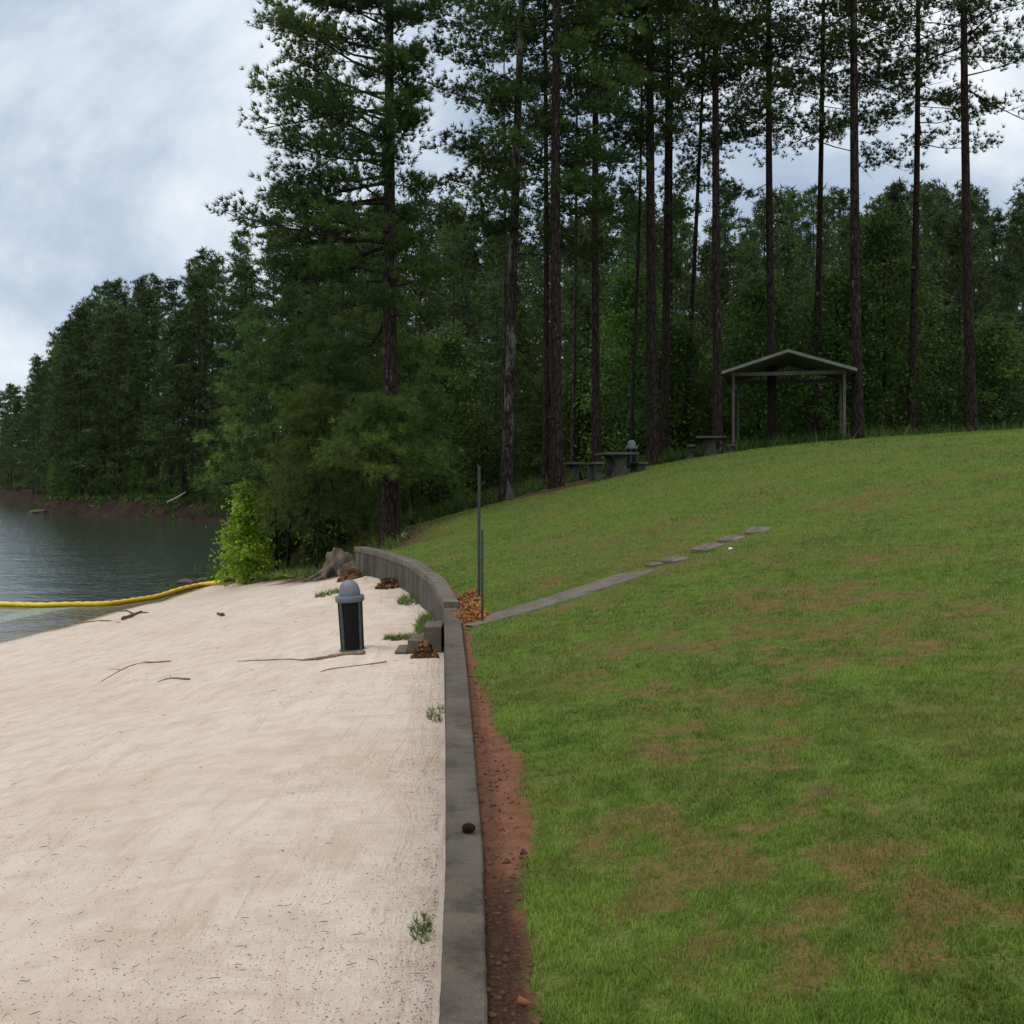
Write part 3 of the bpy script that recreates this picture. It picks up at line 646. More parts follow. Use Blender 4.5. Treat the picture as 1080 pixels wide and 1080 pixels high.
# ---- younger pines in front of the far shore
for i, (px, y, H, r, c0, br, lb) in enumerate([(292, 38.5, 7.6, .065, .30, 1.9, 'slim young pine nearest the bright green sapling, its needles hanging low'), (323, 36.5, 8.6, .10, .30, 2.3, 'young pine with the thickest stem between the sapling and the big pine'),
        (304, 39, 9.6, .065, .30, 2.4, 'tall slim young pine behind the other young pines on the bank'), (352, 35.2, 6.6, .05, .26, 1.9, 'short young pine behind the weathered stump'), (383, 38.0, 7.6, .06, .25, 2.0, 'young pine just left of the big pine trunk'),
        (272, 42.0, 9.4, .07, .30, 2.0, 'young pine overhanging the lake behind the bright green sapling'), (436, 37.5, 6.0, .05, .28, 1.6, 'small young pine just right of the big pine trunk'),
        (400, 30.6, 3.9, .028, .52, 1.05, 'small young pine in front of the big pine trunk, hiding its lower middle'), (334, 33.8, 5.2, .035, .34, 1.8, 'short young pine just behind the stump roots')]):
    x = (px - 540) / F * y; z = float(lawn(x, y))
    pine('young_pine', lb, 'tree', (x, y, z), H, r, ((i % 3 - 1) * .2, 0), c0, lambda q, a, br=br: br * (1 - q) ** .8 + .45, 42, 31 + i, 8, 5, 15, .22, .018, .46, m_bark, m_needle_y if i != 2 else m_needle, 'young pines on the bank', multi=2, mj=.12, el=(-22 if px != 400 else 0, 30), droop=R(10))

# ---- tall pines on the knoll to the right; px at foot, px at top of frame, distance, diameter in px
def lf_top(sc): return lambda q, a: sc * float(np.interp(q, [0, .3, .8, 1], [3.0, 3.6, 2.4, .5]))
tall = [(534, 554, 36.0, 14, .40, 3, 1.25, 'pale lichen covered pine leaning right, leftmost of the big trunks on the knoll'), (575, 572, 40.0, 8, .42, 0, 1.0, 'slim dark pine squeezed just left of the thickest near trunk'),
        (587, 590, 34.0, 15, .42, 2, 1.1, 'thick straight pine on the red mulch patch in front of the half hidden table'), (603, 606, 45.0, 5, .45, 1, .8, 'thin grey stemmed pine just right of the thick mulch patch pine'),
        (629, 630, 38.0, 11, .44, 0, 1.0, 'straight dark pine directly left of the nearest picnic table'), (664, 676, 42.0, 5, .40, 0, .75, 'very thin pine rising behind the distant trash can'),
        (689, 687, 38.0, 14, .50, 0, 1.0, 'thickest dark pine right of the distant trash can'), (700, 702, 42.0, 11, .50, 0, 1.0, 'dark pine standing close behind the thickest trunk'),
        (709, 711, 47.0, 6, .50, 0, .8, 'thin pine right behind the pair of thick trunks'), (720, 742, 46.0, 7, .50, 0, .8, 'slim pine leaning right, between the thick pair and the rightmost table'),
        (757, 758, 38.0, 12, .42, 2, 1.05, 'reddish pine standing beside the rightmost picnic table'), (529, 531, 50.0, 5, .40, 1, .8, 'thin pine rising behind the left of the leaning pale pine'),
        (815, 812, 40.0, 11, .44, 0, 1.0, 'pine standing in front of the shelter roof'), (858, 866, 44.0, 9, .46, 0, 1.0, 'slim pine behind the middle of the shelter'), (905, 902, 38.0, 14, .46, 2, 1.1, 'thick pine with patchy bark just right of the shelter'),
        (960, 966, 43.0, 10, .44, 0, 1.0, 'pine second from the right edge of the lawn'), (1025, 1018, 39.0, 13, .45, 0, 1.1, 'thick pine furthest right on the knoll')]
for i, (px, pt, y, dpx, c0, lich, s, lb) in enumerate(tall):
    x = (px - 540) / F * y; z = float(lawn(x, y)); H = 26.0 if s >= 1 else 23.0; zt = CZ + HZ / F * y; tf = (zt - z) / H
    lean = ((pt - px) / F * y / tf, 0)
    pine('pine_tree', lb, 'tree', (x, y, z), H, dpx / F * y / 2 * .92, lean, c0 - .10 * (i in (0, 1, 2)), lf_top(s * (.70 if i < 3 else 1.0)), (74 if i < 3 else 62) if s >= 1 else 32, 60 + i, 10, 4 + (i < 3), 13, .20, .029, .42, {0: m_bark, 1: m_bark_g, 2: m_bark_s, 3: m_bark_l}[lich], None,
         'tall pines on the knoll', side_n=12, multi=3, mj=.15, el=(-14, 36), dead=7, thick=.9, bow=(.12 if i % 2 else -.08))

# ------------------------------------------------------------------ broadleaf builder
def broad(name, label, cat, loc, H, W, r0, nclump, per, size, seed, mat, c0=.15, group=None, shape='oval'):
    rg = np.random.default_rng(seed); root = empty(name, loc, label, cat, group); m = MB(); Cn = []
    m.tube([(0, 0, -.25), (.02, 0, H * .3), (-.03 * H * .3, .02, H * .62), (0, 0, H * .93)], [r0, r0 * .8, r0 * .5, r0 * .15], 8)
    for i in range(nclump):
        q = (i + rg.uniform()) / nclump; zz = H * (c0 + (1 - c0) * q); a = i * 2.4 + rg.uniform(-.4, .4)
        wr_ = W * (math.sin(math.pi * min(1, .18 + .80 * q)) ** .7 if shape == 'oval' else (1 - q) ** .75 * .95 + .12) * rg.uniform(.35, 1.0); c = Vector((wr_ * math.cos(a), wr_ * math.sin(a), zz)); Cn.append((*c, q))
        st_ = Vector((0, 0, max(.05, zz - wr_ * .7))); m.tube([st_, st_.lerp(c, .5) + Vector((0, 0, -.04 * wr_)), c], [max(.005, r0 * .35 * (1 - .7 * q)), max(.004, r0 * .2), .004], 4, False)
    m.build('trunk', m_bark, root, True); Cn = np.array(Cn)
    P = np.repeat(Cn[:, :3], per, 0); sz = W * .27; off = rg.normal(size=P.shape) * np.array([sz, sz, sz * .75]) * rg.uniform(.3, 1, (len(P), 1)); P = P + off; P[:, 2] = np.maximum(P[:, 2], .05)
    tint = np.repeat(rg.uniform(.0, 1.0, len(Cn)), per) + rg.normal(0, .13, len(P))
    V, T = leaves(P, size, rg, tint); link('crown', rawmesh('crown', V, np.arange(len(V)).reshape(-1, 4), dict(tint=T)), mat, root); return root
x, y = (261 - 540) / F * 37.6, 37.6
broad('sapling', 'bright yellow green sapling at the water edge of the bank', 'tree', (x, y, float(beach(x, y)) - .05), 3.25, .92, .035, 70, 75, .135, 5, m_leaf_b, .04, shape='cone')
ul = []   # undergrowth on the bank
for i, (px, y, H, W, lb) in enumerate([(345, 35.5, 1.9, .9, 'leafy green bush between the young pines and the stump'), (300, 41, 1.7, .8, 'low leafy bush behind the bright sapling'), (372, 39, 2.6, 1.0, 'leafy bush left of the big pine foot'), (400, 42, 2.9, 1.1, 'tall leafy bush behind the big pine foot'),
        (445, 43, 2.7, 1.2, 'leafy bush right of the big pine where the lawn ends'), (470, 45, 2.3, 1.3, 'broad leafy bush at the lawn edge below the small young pine'), (330, 41, 2.3, 1.0, 'leafy bush behind the thick young pine stem')]):
    x = (px - 540) / F * y; broad('bush', lb, 'bush', (x, y, float(lawn(x, y)) - .1), H, W, .03, 34, 60, .16, 100 + i, m_leaf, .05, 'leafy bushes on the bank')

# ------------------------------------------------------------------ the woods
protos = []
def fpine(seed, H, c0, br, k=10, nl=.44, nw=.085):
    return pine('forest_pine', 'tall dark pine in the dense woods', 'tree', (0, 0, 0), H, .17, (rng.uniform(-.4, .4), 0), c0, lambda q, a: br * (1 - q) ** .95 + .45, 46, seed, 6, 3, k, nl, nw, .70, m_bark_g, m_far, 'pines of the woods', multi=2, mj=.3, side_n=6, el=(-18, 40), thick=.8)
protos = [fpine(201, 24, .16, 3.3), fpine(202, 25, .24, 3.5), fpine(203, 22, .08, 3.2), fpine(204, 26, .34, 3.3), fpine(205, 20, .03, 3.0)]
bprotos = [broad('woodland_tree', 'leafy tree at the edge of the woods', 'tree', (0, 0, 0), 9, 2.6, .09, 95, 130, .21, 301, m_leaf, .06, 'leafy trees among the pines'),
           broad('woodland_tree', 'leafy tree at the edge of the woods', 'tree', (0, 0, 0), 12, 3.0, .11, 105, 130, .22, 302, m_leaf, .05, 'leafy trees among the pines')]
used = set()
def put(lst, i, x, y, sc, label, group):
    o = lst[i]; z = float(wood(x, y)) if y > 56 else float(lawn(x, y)); loc = (x, y, z - .15); rz = random.uniform(0, 6.28)
    key = (id(lst), i)
    if key not in used:
        used.add(key); o.location = loc; o.rotation_euler = (0, 0, rz); o.scale = (sc[0], sc[0], sc[1]); o['label'] = label; o['group'] = group; return o
    return copy_tree(o, loc, rz, sc, label, group)
placed = []
def free(x, y, dmin):
    for a, b_ in placed:
        if (a - x) ** 2 + (b_ - y) ** 2 < dmin * dmin: return False
    placed.append((x, y)); return True
cnt = 0
def tall_at(px, far):  # the height of the tree line read from the photograph: pixels above the horizon
    return float(np.interp(px, [-60, 0, 40, 80, 110, 180, 215, 240, 290, 450, 780, 1080], [90, 98, 130, 185, 205, 212, 235, 245, 280, 300, 300, 310]))
# ranks along the far shore
for rank, (d0, step) in enumerate(((4.5, 5.0), (9, 6.5), (16, 8.5), (26, 12))):
    seg = SHORE[2:13]; L = np.hypot(*(seg[1:] - seg[:-1]).T); cum = np.concatenate([[0], np.cumsum(L)]); s = rank * 1.7
    while s < cum[-1]:
        x0, y0 = np.interp(s, cum, seg[:, 0]), np.interp(s, cum, seg[:, 1]); x1, y1 = np.interp(s + 1, cum, seg[:, 0]), np.interp(s + 1, cum, seg[:, 1])
        nx, ny = -(y1 - y0), (x1 - x0); nrm_ = math.hypot(nx, ny) + 1e-9; nx /= nrm_; ny /= nrm_
        if ny < 0 and nx < 0: nx, ny = -nx, -ny
        x = x0 + nx * d0 + random.uniform(-1.5, 1.5); y = y0 + ny * d0 + random.uniform(-1.5, 1.5)
        s += step * (1 + max(0, y0 - 150) / 110) * random.uniform(.7, 1.3)
        px = 540 + F * x / y
        if px < -70 or px > 540 or sdist(np.array(x), np.array(y)) < 2.5: continue
        z = float(wood(x, y)); H = (tall_at(px, 1) * y / F + CZ - z) * random.choice([.82, .9, .97, 1.0, 1.04]) ; i = random.randrange(5)
        if rank == 0: i = random.choice([0, 1, 2, 2, 4, 4]); H *= random.uniform(.6, 1)
        sc = H / [24, 25, 22, 26, 20][i]; sw = 1.2 * min(max(sc, .75), 1.25)
        if free(x, y, 2.5): put(protos, i, x, y, (sw, sc), 'dark pine in the woods across the water', 'pines across the water'); cnt += 1
print('far shore pines', cnt)
# the woods behind the lawn
c2 = 0
for y0 in (52, 58, 65, 73, 82, 92, 104, 118):
    px = 395 + random.uniform(0, 40) if y0 < 80 else 250
    while px < 1120:
        y = y0 + random.uniform(-3, 3); x = (px - 540) / F * y; px += random.uniform(30, 52) * (1 if y0 < 80 else .95)
        if sdist(np.array(x), np.array(y)) < 3: continue
        z = float(wood(x, y)); H = (tall_at(px, 1) * y / F + CZ - z) * random.choice([.74, .85, .93, 1.0, 1.03]); H = min(H, 29)
        i = random.choice([1, 3, 0, 2] if y0 < 70 else [0, 2, 4, 2, 3])
        if y0 < 56 and random.random() < .45: i = 4; H = min(H, random.uniform(7, 11))
        sc = H / [24, 25, 22, 26, 20][i]; sw = min(max(sc, .55), 1.2)
        if cnt + c2 < 285 and free(x, y, 2.2): put(protos, i, x, y, (sw, sc), 'dark pine in the woods behind the lawn', 'pines behind the lawn'); c2 += 1
print('rear pines', c2)
c3 = 0
for y0, step in ((47, 46), (53, 50), (62, 52)):
    px = 425
    while px < 1120:
        y = y0 + random.uniform(-2, 2); x = (px - 540) / F * y; px += step * random.uniform(.6, 1.3); i = random.randrange(2); s_ = random.uniform(.45, .95) if y0 < 60 else random.uniform(.6, .95)
        if free(x, y, 1.8): put(bprotos, i, x, y, (s_, s_ * random.uniform(.85, 1.15)), 'leafy green tree between the lawn and the pine woods', 'leafy trees behind the lawn'); c3 += 1
for s in np.arange(0, 1, .03):
    seg = SHORE[5:12]; k = s * (len(seg) - 1); a = int(k); p_ = seg[a] * (1 - (k - a)) + seg[a + 1] * (k - a); x, y = p_[0] + random.uniform(2, 4), p_[1] + random.uniform(2, 5)
    s_ = random.uniform(.35, .75)
    if sdist(np.array(x), np.array(y)) > 2.5: put(bprotos, random.randrange(2), x, y, (s_, s_), 'leafy tree along the red bank across the water', 'leafy trees across the water'); c3 += 1
print('leafy', c3)
# pale fallen log and a pale standing stem on the far bank
P0 = at(176, 530, 124); P1 = at(196, 519, 126)
m = MB(); m.tube([P0, ((P0[0] + P1[0]) / 2, 125, (P0[2] + P1[2]) / 2 - .1), P1], [.12, .15, .09], 8); tag(m.build('fallen_log', m_pale, None, True), 'pale fallen log leaning on the bank across the water', 'log')
for i, (px, py, y, r, lb) in enumerate([(40, 540, 156, (1.3, .9, .35), 'dark low rock off the point across the water'), (238, 611, 46.0, (.28, .2, .16), 'dark stone beside the end of the yellow boom'), (196, 617, 45.6, (.40, .25, .14), 'flat dark stone in the shallows by the boom'), (214, 614, 46.6, (.22, .2, .12), 'small dark stone between the two shore stones')]):
    x = (px - 540) / F * y; z = max(WATER, float(beach(x, y))) if y < 50 else WATER
    m = MB(); m.blob((0, 0, 0), r, 5 + i, .22, 9, 1.6); o = m.build('rock', m_rock, None, True); o.location = (x, y, z + r[2] * .25); tag(o, lb, 'rock')

# ------------------------------------------------------------------ stump and driftwood
x, y = (357 - 540) / F * 28.6, 28.6; zb = float(beach(x, y)); st = empty('tree_stump', (x, y, zb), 'grey weathered root stump at the far end of the wall', 'stump')
m = MB(); m.blob((0, 0, .22), (.33, .30, .42), 3, .30, 16, 1.7); m.blob((.16, -.05, .12), (.26, .24, .26), 8, .35, 12, 2.2); m.build('stump_body', m_stump, st, True)
for k, a in enumerate((2.7, 3.3, 4.1, 4.8, 5.6, 0.2)):
    m = MB(); L = .45 + .22 * (k % 3); m.tube([(0, 0, .28), (L * .45 * math.cos(a), L * .45 * math.sin(a), .16), (L * .8 * math.cos(a + .2), L * .8 * math.sin(a + .2), .03), (L * 1.15 * math.cos(a + .1), L * 1.15 * math.sin(a + .1), -.06)], [.12, .085, .06, .02], 7); m.build('root', m_stump, st, True)
def stick(pp, r, label, mat=m_wood, twigs=0, name='driftwood'):
    P = []
    for px, py in pp:
        x, y, z = ray(px, py, lambda a, b_: float(beach(a, b_)), 3, 60); P.append(Vector((x, y, z + r * .6)))
    P = spline(P, 5); m = MB(); m.tube(P, [r * (1 - .7 * i / len(P)) * (1 + .18 * math.sin(i * 2.1)) for i in range(len(P))], 7)
    for k in range(twigs):
        q = P[int((k + 1) / (twigs + 1) * (len(P) - 1))]; d = (P[-1] - P[0]).normalized(); sd_ = Vector((-d.y, d.x, 0)) * (1 if k % 2 else -1)
        e_ = q + (d + sd_ * .8) * r * 11; e_.z = q.z + .01; m.tube([q, q.lerp(e_, .5) + Vector((0, 0, r)), e_], [r * .5, r * .35, r * .15], 5)
    return tag(m.build(name, mat, None, True), label, 'driftwood')
stick([(384, 690), (360, 692), (335, 696), (322, 697)], .030, 'thick grey stick lying at the foot of the leaning trash can')
stick([(322, 697), (300, 696), (275, 697), (250, 698)], .012, 'long thin stick running left from the foot of the trash can')
stick([(408, 699), (385, 702), (350, 706), (338, 709)], .013, 'thin curved stick on the sand in front of the trash can')
stick([(180, 698), (150, 700), (132, 705), (107, 719)], .013, 'forked thin branch lying on the open sand left of the trash can', twigs=3)
stick([(200, 717), (180, 716), (166, 720)], .014, 'short crooked twig below the forked branch on the sand', twigs=1)
stick([(130, 654), (140, 650), (149, 646)], .055, 'dark driftwood chunk near the waterline by the yellow boom', m_deb, 2)
stick([(78, 658), (110, 655), (125, 657)], .022, 'slim stick on the sand edge beside the water', twigs=1)
stick([(235, 650), (229, 648)], .045, 'small brown wood chip alone on the upper sand', m_deb)
stick([(300, 609), (320, 606), (338, 604)], .05, 'grey flat root lying left of the stump')
stick([(320, 614), (340, 610), (362, 607)], .045, 'grey root lying just below the stump')
stick([(447, 1000), (458, 985), (470, 992)], .004, 'small crooked twig on the sand by the near weed tuft', m_deb, 2) if False else None

# ------------------------------------------------------------------ leaf piles
def leafpile(cx_, cy__, rx, ry, hgt, n, size, f, mat, label, seed, clump=1.0):
    rg = np.random.default_rng(seed); a = rg.uniform(0, 6.28, n); r = rg.uniform(0, 1, n) ** .6; lx = r * np.cos(a) * rx; ly = r * np.sin(a) * ry
    z0 = float(f(cx_, cy__)); zz = f(cx_ + lx, cy__ + ly) - z0 + hgt * (1 - r ** 1.6) * rg.uniform(.0, 1, n) * (.5 + fbm(lx * 9, ly * 9, seed)) + .012
    V, T = leaves(np.stack([lx, ly, zz], -1), size, rg, rg.uniform(0, 1, n), .4); o = link('leaf_pile', rawmesh('leaf_pile', V, np.arange(len(V)).reshape(-1, 4), dict(tint=T)), mat); o.location = (cx_, cy__, z0)
    return tag(o, label, 'leaf pile', 'piles of fallen leaves')
leafpile(-.58, 14.9, .20, 2.0, .06, 900, .075, lawn, m_dleaf, 'orange brown leaf pile behind the wall corner by the metal posts', 1)
leafpile(-.44, 13.7, .17, .50, .05, 260, .07, lawn, m_dleaf, 'loose orange leaves round the foot of the shorter post', 5)
leafpile(-1.02, 13.35, .15, .26, .20, 520, .085, beach, m_dleaf_d, 'brown leaf clump piled in front of the concrete steps', 2)
leafpile(-2.50, 23.3, .30, .45, .16, 420, .11, beach, m_dleaf_d, 'brown leaf pile against the inside of the curved wall', 3)
leafpile(-3.75, 26.4, .30, .35, .22, 420, .11, beach, m_dleaf_d, 'brown leaf pile between the stump and the wall end', 4)
# ------------------------------------------------------------------ weeds
def weeds(cx_, cy__, rx, ry, n, h, f, label, seed, mat=m_weed, wd=.012, name='weed_patch'):
    rg = np.random.default_rng(seed); a = rg.uniform(0, 6.28, n); r = rg.uniform(0, 1, n) ** .55; lx = r * np.cos(a) * rx; ly = r * np.sin(a) * ry; z0 = float(f(cx_, cy__))
    P = np.stack([lx, ly, f(cx_ + lx, cy__ + ly) - z0], -1); D = unit(rg.normal(0, .5, (n, 3)) + np.array([0, 0, 1.0])); V, T = shards(P, D, 7, h, wd, .42, rg, rg.uniform(.2, 1, n))
    o = link(name, rawmesh(name, V, np.arange(len(V)).reshape(-1, 3), dict(tint=T)), mat); o.location = (cx_, cy__, z0); return tag(o, label, 'weeds', 'weed patches on the sand')
weeds(-1.30, 17.0, .10, 1.3, 130, .13, beach, 'green weeds along the foot of the curved wall behind the steps', 1)
weeds(-1.42, 15.4, .32, .16, 90, .10, beach, 'flat green weeds on the sand just behind the lowest step', 2)
weeds(-1.85, 20.8, .25, .9, 90, .12, beach, 'sparse weeds where the curved wall bends', 3)
x, y, z = ray(347, 627, lambda a, b_: float(beach(a, b_)), 8, 50); weeds(x, y, .32, .45, 80, .11, beach, 'yellow green weed patch alone on the sand behind the trash can', 4)
weeds(-.43, 5.35, .05, .18, 28, .055, beach, 'small green weed tuft beside the near wall', 5, wd=.006)
weeds(-.70, 10.4, .10, .35, 34, .07, beach, 'thin dry weeds by the wall halfway along', 6, wd=.006)
# green ground plants where the bank meets the sand
def cover(name, label, pts_, n, h, seed, f, mat, jit=(.6, .5), wd=.03, k=6):
    rg = np.random.default_rng(seed); P = np.array([pts_[j % len(pts_)] for j in range(n)]) + rg.normal(0, 1, (n, 2)) * np.array(jit); zz = f(P[:, 0], P[:, 1])
    D = unit(rg.normal(0, .5, (n, 3)) + np.array([0, 0, 1.0])); V, T = shards(np.column_stack([P, zz]), D, k, h, wd, .5, rg, rg.uniform(.1, .9, n))
    return tag(link(name, rawmesh(name, V, np.arange(len(V)).reshape(-1, 3), dict(tint=T)), mat), label, 'plants', None, 'stuff')
bk = [(float(edge(q)) + o_, q) for q in np.linspace(29.5, 50, 50) for o_ in (.1, .5, 1.1, 1.8)]
cover('bank_plants', 'low green plants and weeds covering the bank behind the sand', bk, 2600, .26, 7, lambda a, b_: np.maximum(lawn(np.maximum(a, edge(b_)), b_), beach(a, b_)), m_weed, (.5, .4), .035)
bk = [(-12.2 + .3 * k, 45.4 + .5 * j) for k in range(7) for j in range(4)] + [(-13.2, 44.6), (-13.6, 45.4)]
cover('shore_weeds', 'yellowish weeds at the muddy shore beside the boom', bk, 420, .18, 8, lambda a, b_: np.maximum(beach(a, b_), WATER - .02), m_weed, (.3, .4), .03)
bk = [(x_, y_) for x_, y_ in zip(np.linspace(-4, 22, 60), np.full(60, 42.0)) ]
cover('forest_edge_plants', 'low green plants along the edge of the woods behind the lawn', bk, 5000, .55, 9, lawn, m_leaf, (1.2, 2.2), .06)
rs = SHORE[5:12]; bk = []
for a, b_ in zip(rs[:-1], rs[1:]):
    for t in np.linspace(0, 1, 14): bk.append(tuple(a * (1 - t) + b_ * t + np.array([2.2, 3.2])))
cover('far_bank_plants', 'shrubby plants hanging on the red bank across the water', bk, 1100, .8, 10, wood, m_leaf, (1.5, 1.6), .22)

# ------------------------------------------------------------------ small things
x, y = (493 - 540) / F * 5.22, 5.22; pc = empty('pine_cone', (x, y, .018), 'dark pine cone lying on top of the near wall', 'pine cone'); pc.rotation_euler = (R(80), 0, R(60))
m = MB(); m.blob((0, 0, 0), (.014, .014, .025), 2, .1, 8); m.build('core', m_cone, pc); m = MB()
for i in range(90):
    q = i / 90; a = i * 2.4; rr_ = .026 * math.sin(math.pi * (.12 + .82 * q)) ** .8; zz = -.032 + .064 * q; c = Vector((math.cos(a), math.sin(a), 0)); s_ = Vector((-c.y, c.x, 0))
    p0 = c * rr_ * .45 + Vector((0, 0, zz)); p1 = c * rr_ + Vector((0, 0, zz + .006)); m.add([p0 - s_ * .002, p0 + s_ * .002, p1 + s_ * .006, p1 - s_ * .006, p1 + Vector((0, 0, .004))], [(0, 1, 2, 3), (3, 2, 4), (0, 3, 4), (1, 4, 2), (0, 4, 1)])
m.build('scales', m_cone, pc)
x, y, z = ray(425, 567, lambda a, b_: float(lawn(a, b_)), 20, 50); m = MB(); m.lathe([(0, 0), (.05, 0), (.07, .13), (.062, .13), (.045, .01)], 14); o = m.build('paper_cup', m_white, None, True); o.location = (x, y, z + .06); o.rotation_euler = (R(80), 0, R(30)); tag(o, 'small white paper cup lying at the foot of the big pine', 'litter')
x, y, z = ray(770, 582, lambda a, b_: float(lawn(a, b_)), 8, 50); m = MB(); m.blob((0, 0, 0), (.028, .022, .018), 4, .3, 7, 2); o = m.build('paper_scrap', m_white, None, True); o.location = (x, y, z + .04); tag(o, 'tiny crumpled white scrap on the grass near the top stone slab', 'litter')
m = MB(); V, T = leaves(np.array([[0, 0, 0.0]]), .06, np.random.default_rng(6), np.array([.5]), 3); o = link('fallen_leaf', rawmesh('fallen_leaf', V, np.array([[0, 1, 2, 3]]), dict(tint=T)), m_dleaf); o.location = (.033, 3.52, float(lawn(.033, 3.52)) + .03)
so_ = o.modifiers.new('thickness', 'SOLIDIFY'); so_.thickness = .002; tag(o, 'single orange brown leaf on the dark soil strip by the near wall', 'leaf')

# sand debris: countless needles, chips and twigs washed on the sand
rg = np.random.default_rng(77); n = 14000
yy = 3.2 * np.exp(rg.uniform(0, 1, n) ** 1.15 * math.log(9)); xx = wl(yy) - .05 - (rg.uniform(0, 1, n) ** 1.5) * np.minimum(.45 * yy + .3 + wl(yy), 9)
ok = ((fbm(xx * .9, yy * .8, 78) - .5) * 1.7 + .46 + .38 * np.exp(-(wl(yy) - xx) / .22) + .16 * np.exp(-((yy - 6) / 2.5) ** 2) > rg.uniform(.40, .86, n)); xx, yy = xx[ok], yy[ok]; n = len(xx)
L = rg.uniform(.0015, .006, n) * np.where(rg.uniform(0, 1, n) < .05, 5.0, 1) * (1 + yy * .03); a = rg.uniform(0, 3.14, n); w_ = rg.uniform(.0007, .0018, n) * (1 + yy * .06); z = beach(xx, yy) + .006 + .006 * (yy < 20)
dxx, dyy = np.cos(a), np.sin(a); V = np.empty((n, 4, 3))
V[:, 0] = np.stack([xx - dxx * L - dyy * w_, yy - dyy * L + dxx * w_, z], -1); V[:, 1] = np.stack([xx + dxx * L - dyy * w_ * .5, yy + dyy * L + dxx * w_ * .5, z + .002], -1)
V[:, 2] = np.stack([xx + dxx * L * .9 + dyy * w_, yy + dyy * L * .9 - dxx * w_, z], -1); V[:, 3] = np.stack([xx - dxx * .2 * L, yy - dyy * .2 * L, z + w_ * 1.6 + .001], -1)
i0 = np.arange(n)[:, None] * 4; Fc = np.concatenate([i0 + [0, 2, 3], i0 + [2, 1, 3], i0 + [1, 0, 3]], 0)
tag(link('sand_debris', rawmesh('sand_debris', V.reshape(-1, 3), Fc), m_deb), 'scattered pine needles, chips and tiny twigs on the sand', 'debris', None, 'stuff')
# clods and pebbles in the bare strip
m = MB()
for i in range(520):
    y = 3.1 * math.exp(random.random() * math.log(4.2)); e_ = random.random() ** 1.3; x = float(edge(y)) + .012 + e_ * float(strip(y)) * .9; r = random.uniform(.003, .011) * (1.6 if random.random() < .1 else 1)
    z = float(lawn(x, y)); V = [(x + r * math.cos(k * 1.05 + i) * random.uniform(.7, 1.2), y + r * math.sin(k * 1.05 + i) * random.uniform(.7, 1.2), z - .004) for k in range(6)] + [(x + random.uniform(-.3, .3) * r, y, z + r * random.uniform(.9, 1.5))]
    V2 = [(a_ * .25 + x * 0 + a_ * .75, b_, c_ + r * .7) for a_, b_, c_ in V[:6]]
    m.add(V[:6] + V2 + [V[6]], [(k, (k + 1) % 6, 6 + (k + 1) % 6, 6 + k) for k in range(6)] + [(6 + k, 6 + (k + 1) % 6, 12) for k in range(6)])
tag(m.build('soil_clods', m_clod), 'clods and crumbs of dark red soil along the wall', 'soil', None, 'stuff')

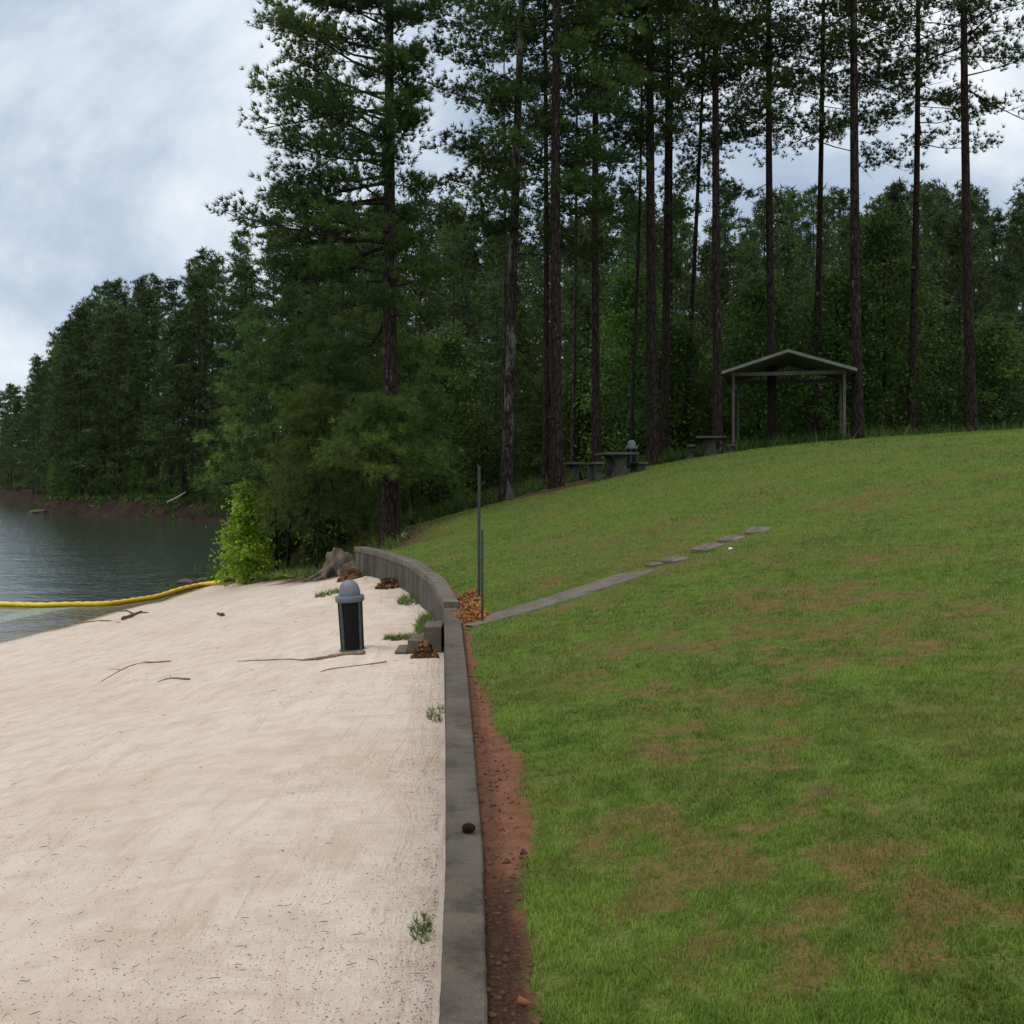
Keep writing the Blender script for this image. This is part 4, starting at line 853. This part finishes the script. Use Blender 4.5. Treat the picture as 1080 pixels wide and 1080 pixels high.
# ------------------------------------------------------------------ grass blades
def blades(n, y0, y1, h0, w0, seed):
    rg = np.random.default_rng(seed); yy = y0 * np.exp(rg.uniform(0, 1, n) * math.log(y1 / y0)); xx = -.35 * 0 + edge(yy) + rg.uniform(0, 1, n) * (.46 * yy + .35 - edge(yy))
    ba = bare(xx, yy); mu = np.maximum(mulchn(xx, yy), mulch_far(xx, yy)); cl = fbm(xx * 7, yy * 7, 101); keep = (ba + .7 * (cl - .5) < rg.uniform(.15, .95, n)) & (mu < .35) & (cl > rg.uniform(.15, .58, n))
    # keep the path clear
    d = np.full(n, 9.0)
    for (ax, ay), (bx, by) in zip(PC[:-1], PC[1:]):
        ux, uy = bx - ax, by - ay; t = np.clip(((xx - ax) * ux + (yy - ay) * uy) / (ux * ux + uy * uy), 0, 1); d = np.minimum(d, np.hypot(xx - ax - t * ux, yy - ay - t * uy))
    keep &= d > .32; xx, yy, cl, ba = xx[keep], yy[keep], cl[keep], ba[keep]; n = len(xx); z = lawn(xx, yy)
    s = (1 + (yy - 3.3) * .075); h = h0 * s ** .6 * rg.uniform(.45, 1.3, n) * (.55 + cl); wd = w0 * s * rg.uniform(.7, 1.3, n); a = rg.uniform(0, 6.28, n); ln = rg.uniform(.2, 1.1, n) * h; b2 = a + rg.uniform(-.9, .9, n) + 1.57
    V = np.empty((n, 5, 3)); bx, by = np.cos(b2) * wd / 2, np.sin(b2) * wd / 2; cx2, cy2 = np.cos(a), np.sin(a)
    V[:, 0] = np.stack([xx - bx, yy - by, z - .004], -1); V[:, 1] = np.stack([xx + bx, yy + by, z - .004], -1)
    V[:, 2] = np.stack([xx + bx * .8 + cx2 * ln * .35, yy + by * .8 + cy2 * ln * .35, z + h * .62], -1); V[:, 3] = np.stack([xx - bx * .8 + cx2 * ln * .35, yy - by * .8 + cy2 * ln * .35, z + h * .62], -1)
    V[:, 4] = np.stack([xx + cx2 * ln, yy + cy2 * ln, z + h], -1)
    i0 = np.arange(n)[:, None] * 5; Fc = np.concatenate([i0 + [0, 1, 2], i0 + [0, 2, 3], i0 + [3, 2, 4]], 0)
    tint = np.clip(.5 + 1.3 * (fbm(xx * 1.3, yy * 1.3, 103) - .5) + 1.5 * (fbm(xx * 9, yy * 7, 105) - .5) + .5 * (cl - .5) + rg.normal(0, .16, n), 0, 1); dry = np.clip(sstep(.50, .72, fbm(xx * .8 + 7, yy * .8, 104)) * .40 + .75 * ba + rg.normal(0, .14, n), 0, 1)
    return V.reshape(-1, 3), Fc, np.repeat(tint, 5), np.repeat(dry, 5)
V, Fc, T, Dd = blades(430000, 3.0, 36.5, .0195, .0032, 1)
tag(link('lawn_grass', rawmesh('lawn_grass', V, Fc, dict(tint=T, dry=Dd)), m_blade), 'short patchy green lawn grass', 'grass', None, 'stuff')
print('tris', sum(len(me.polygons) for me in bpy.data.meshes))
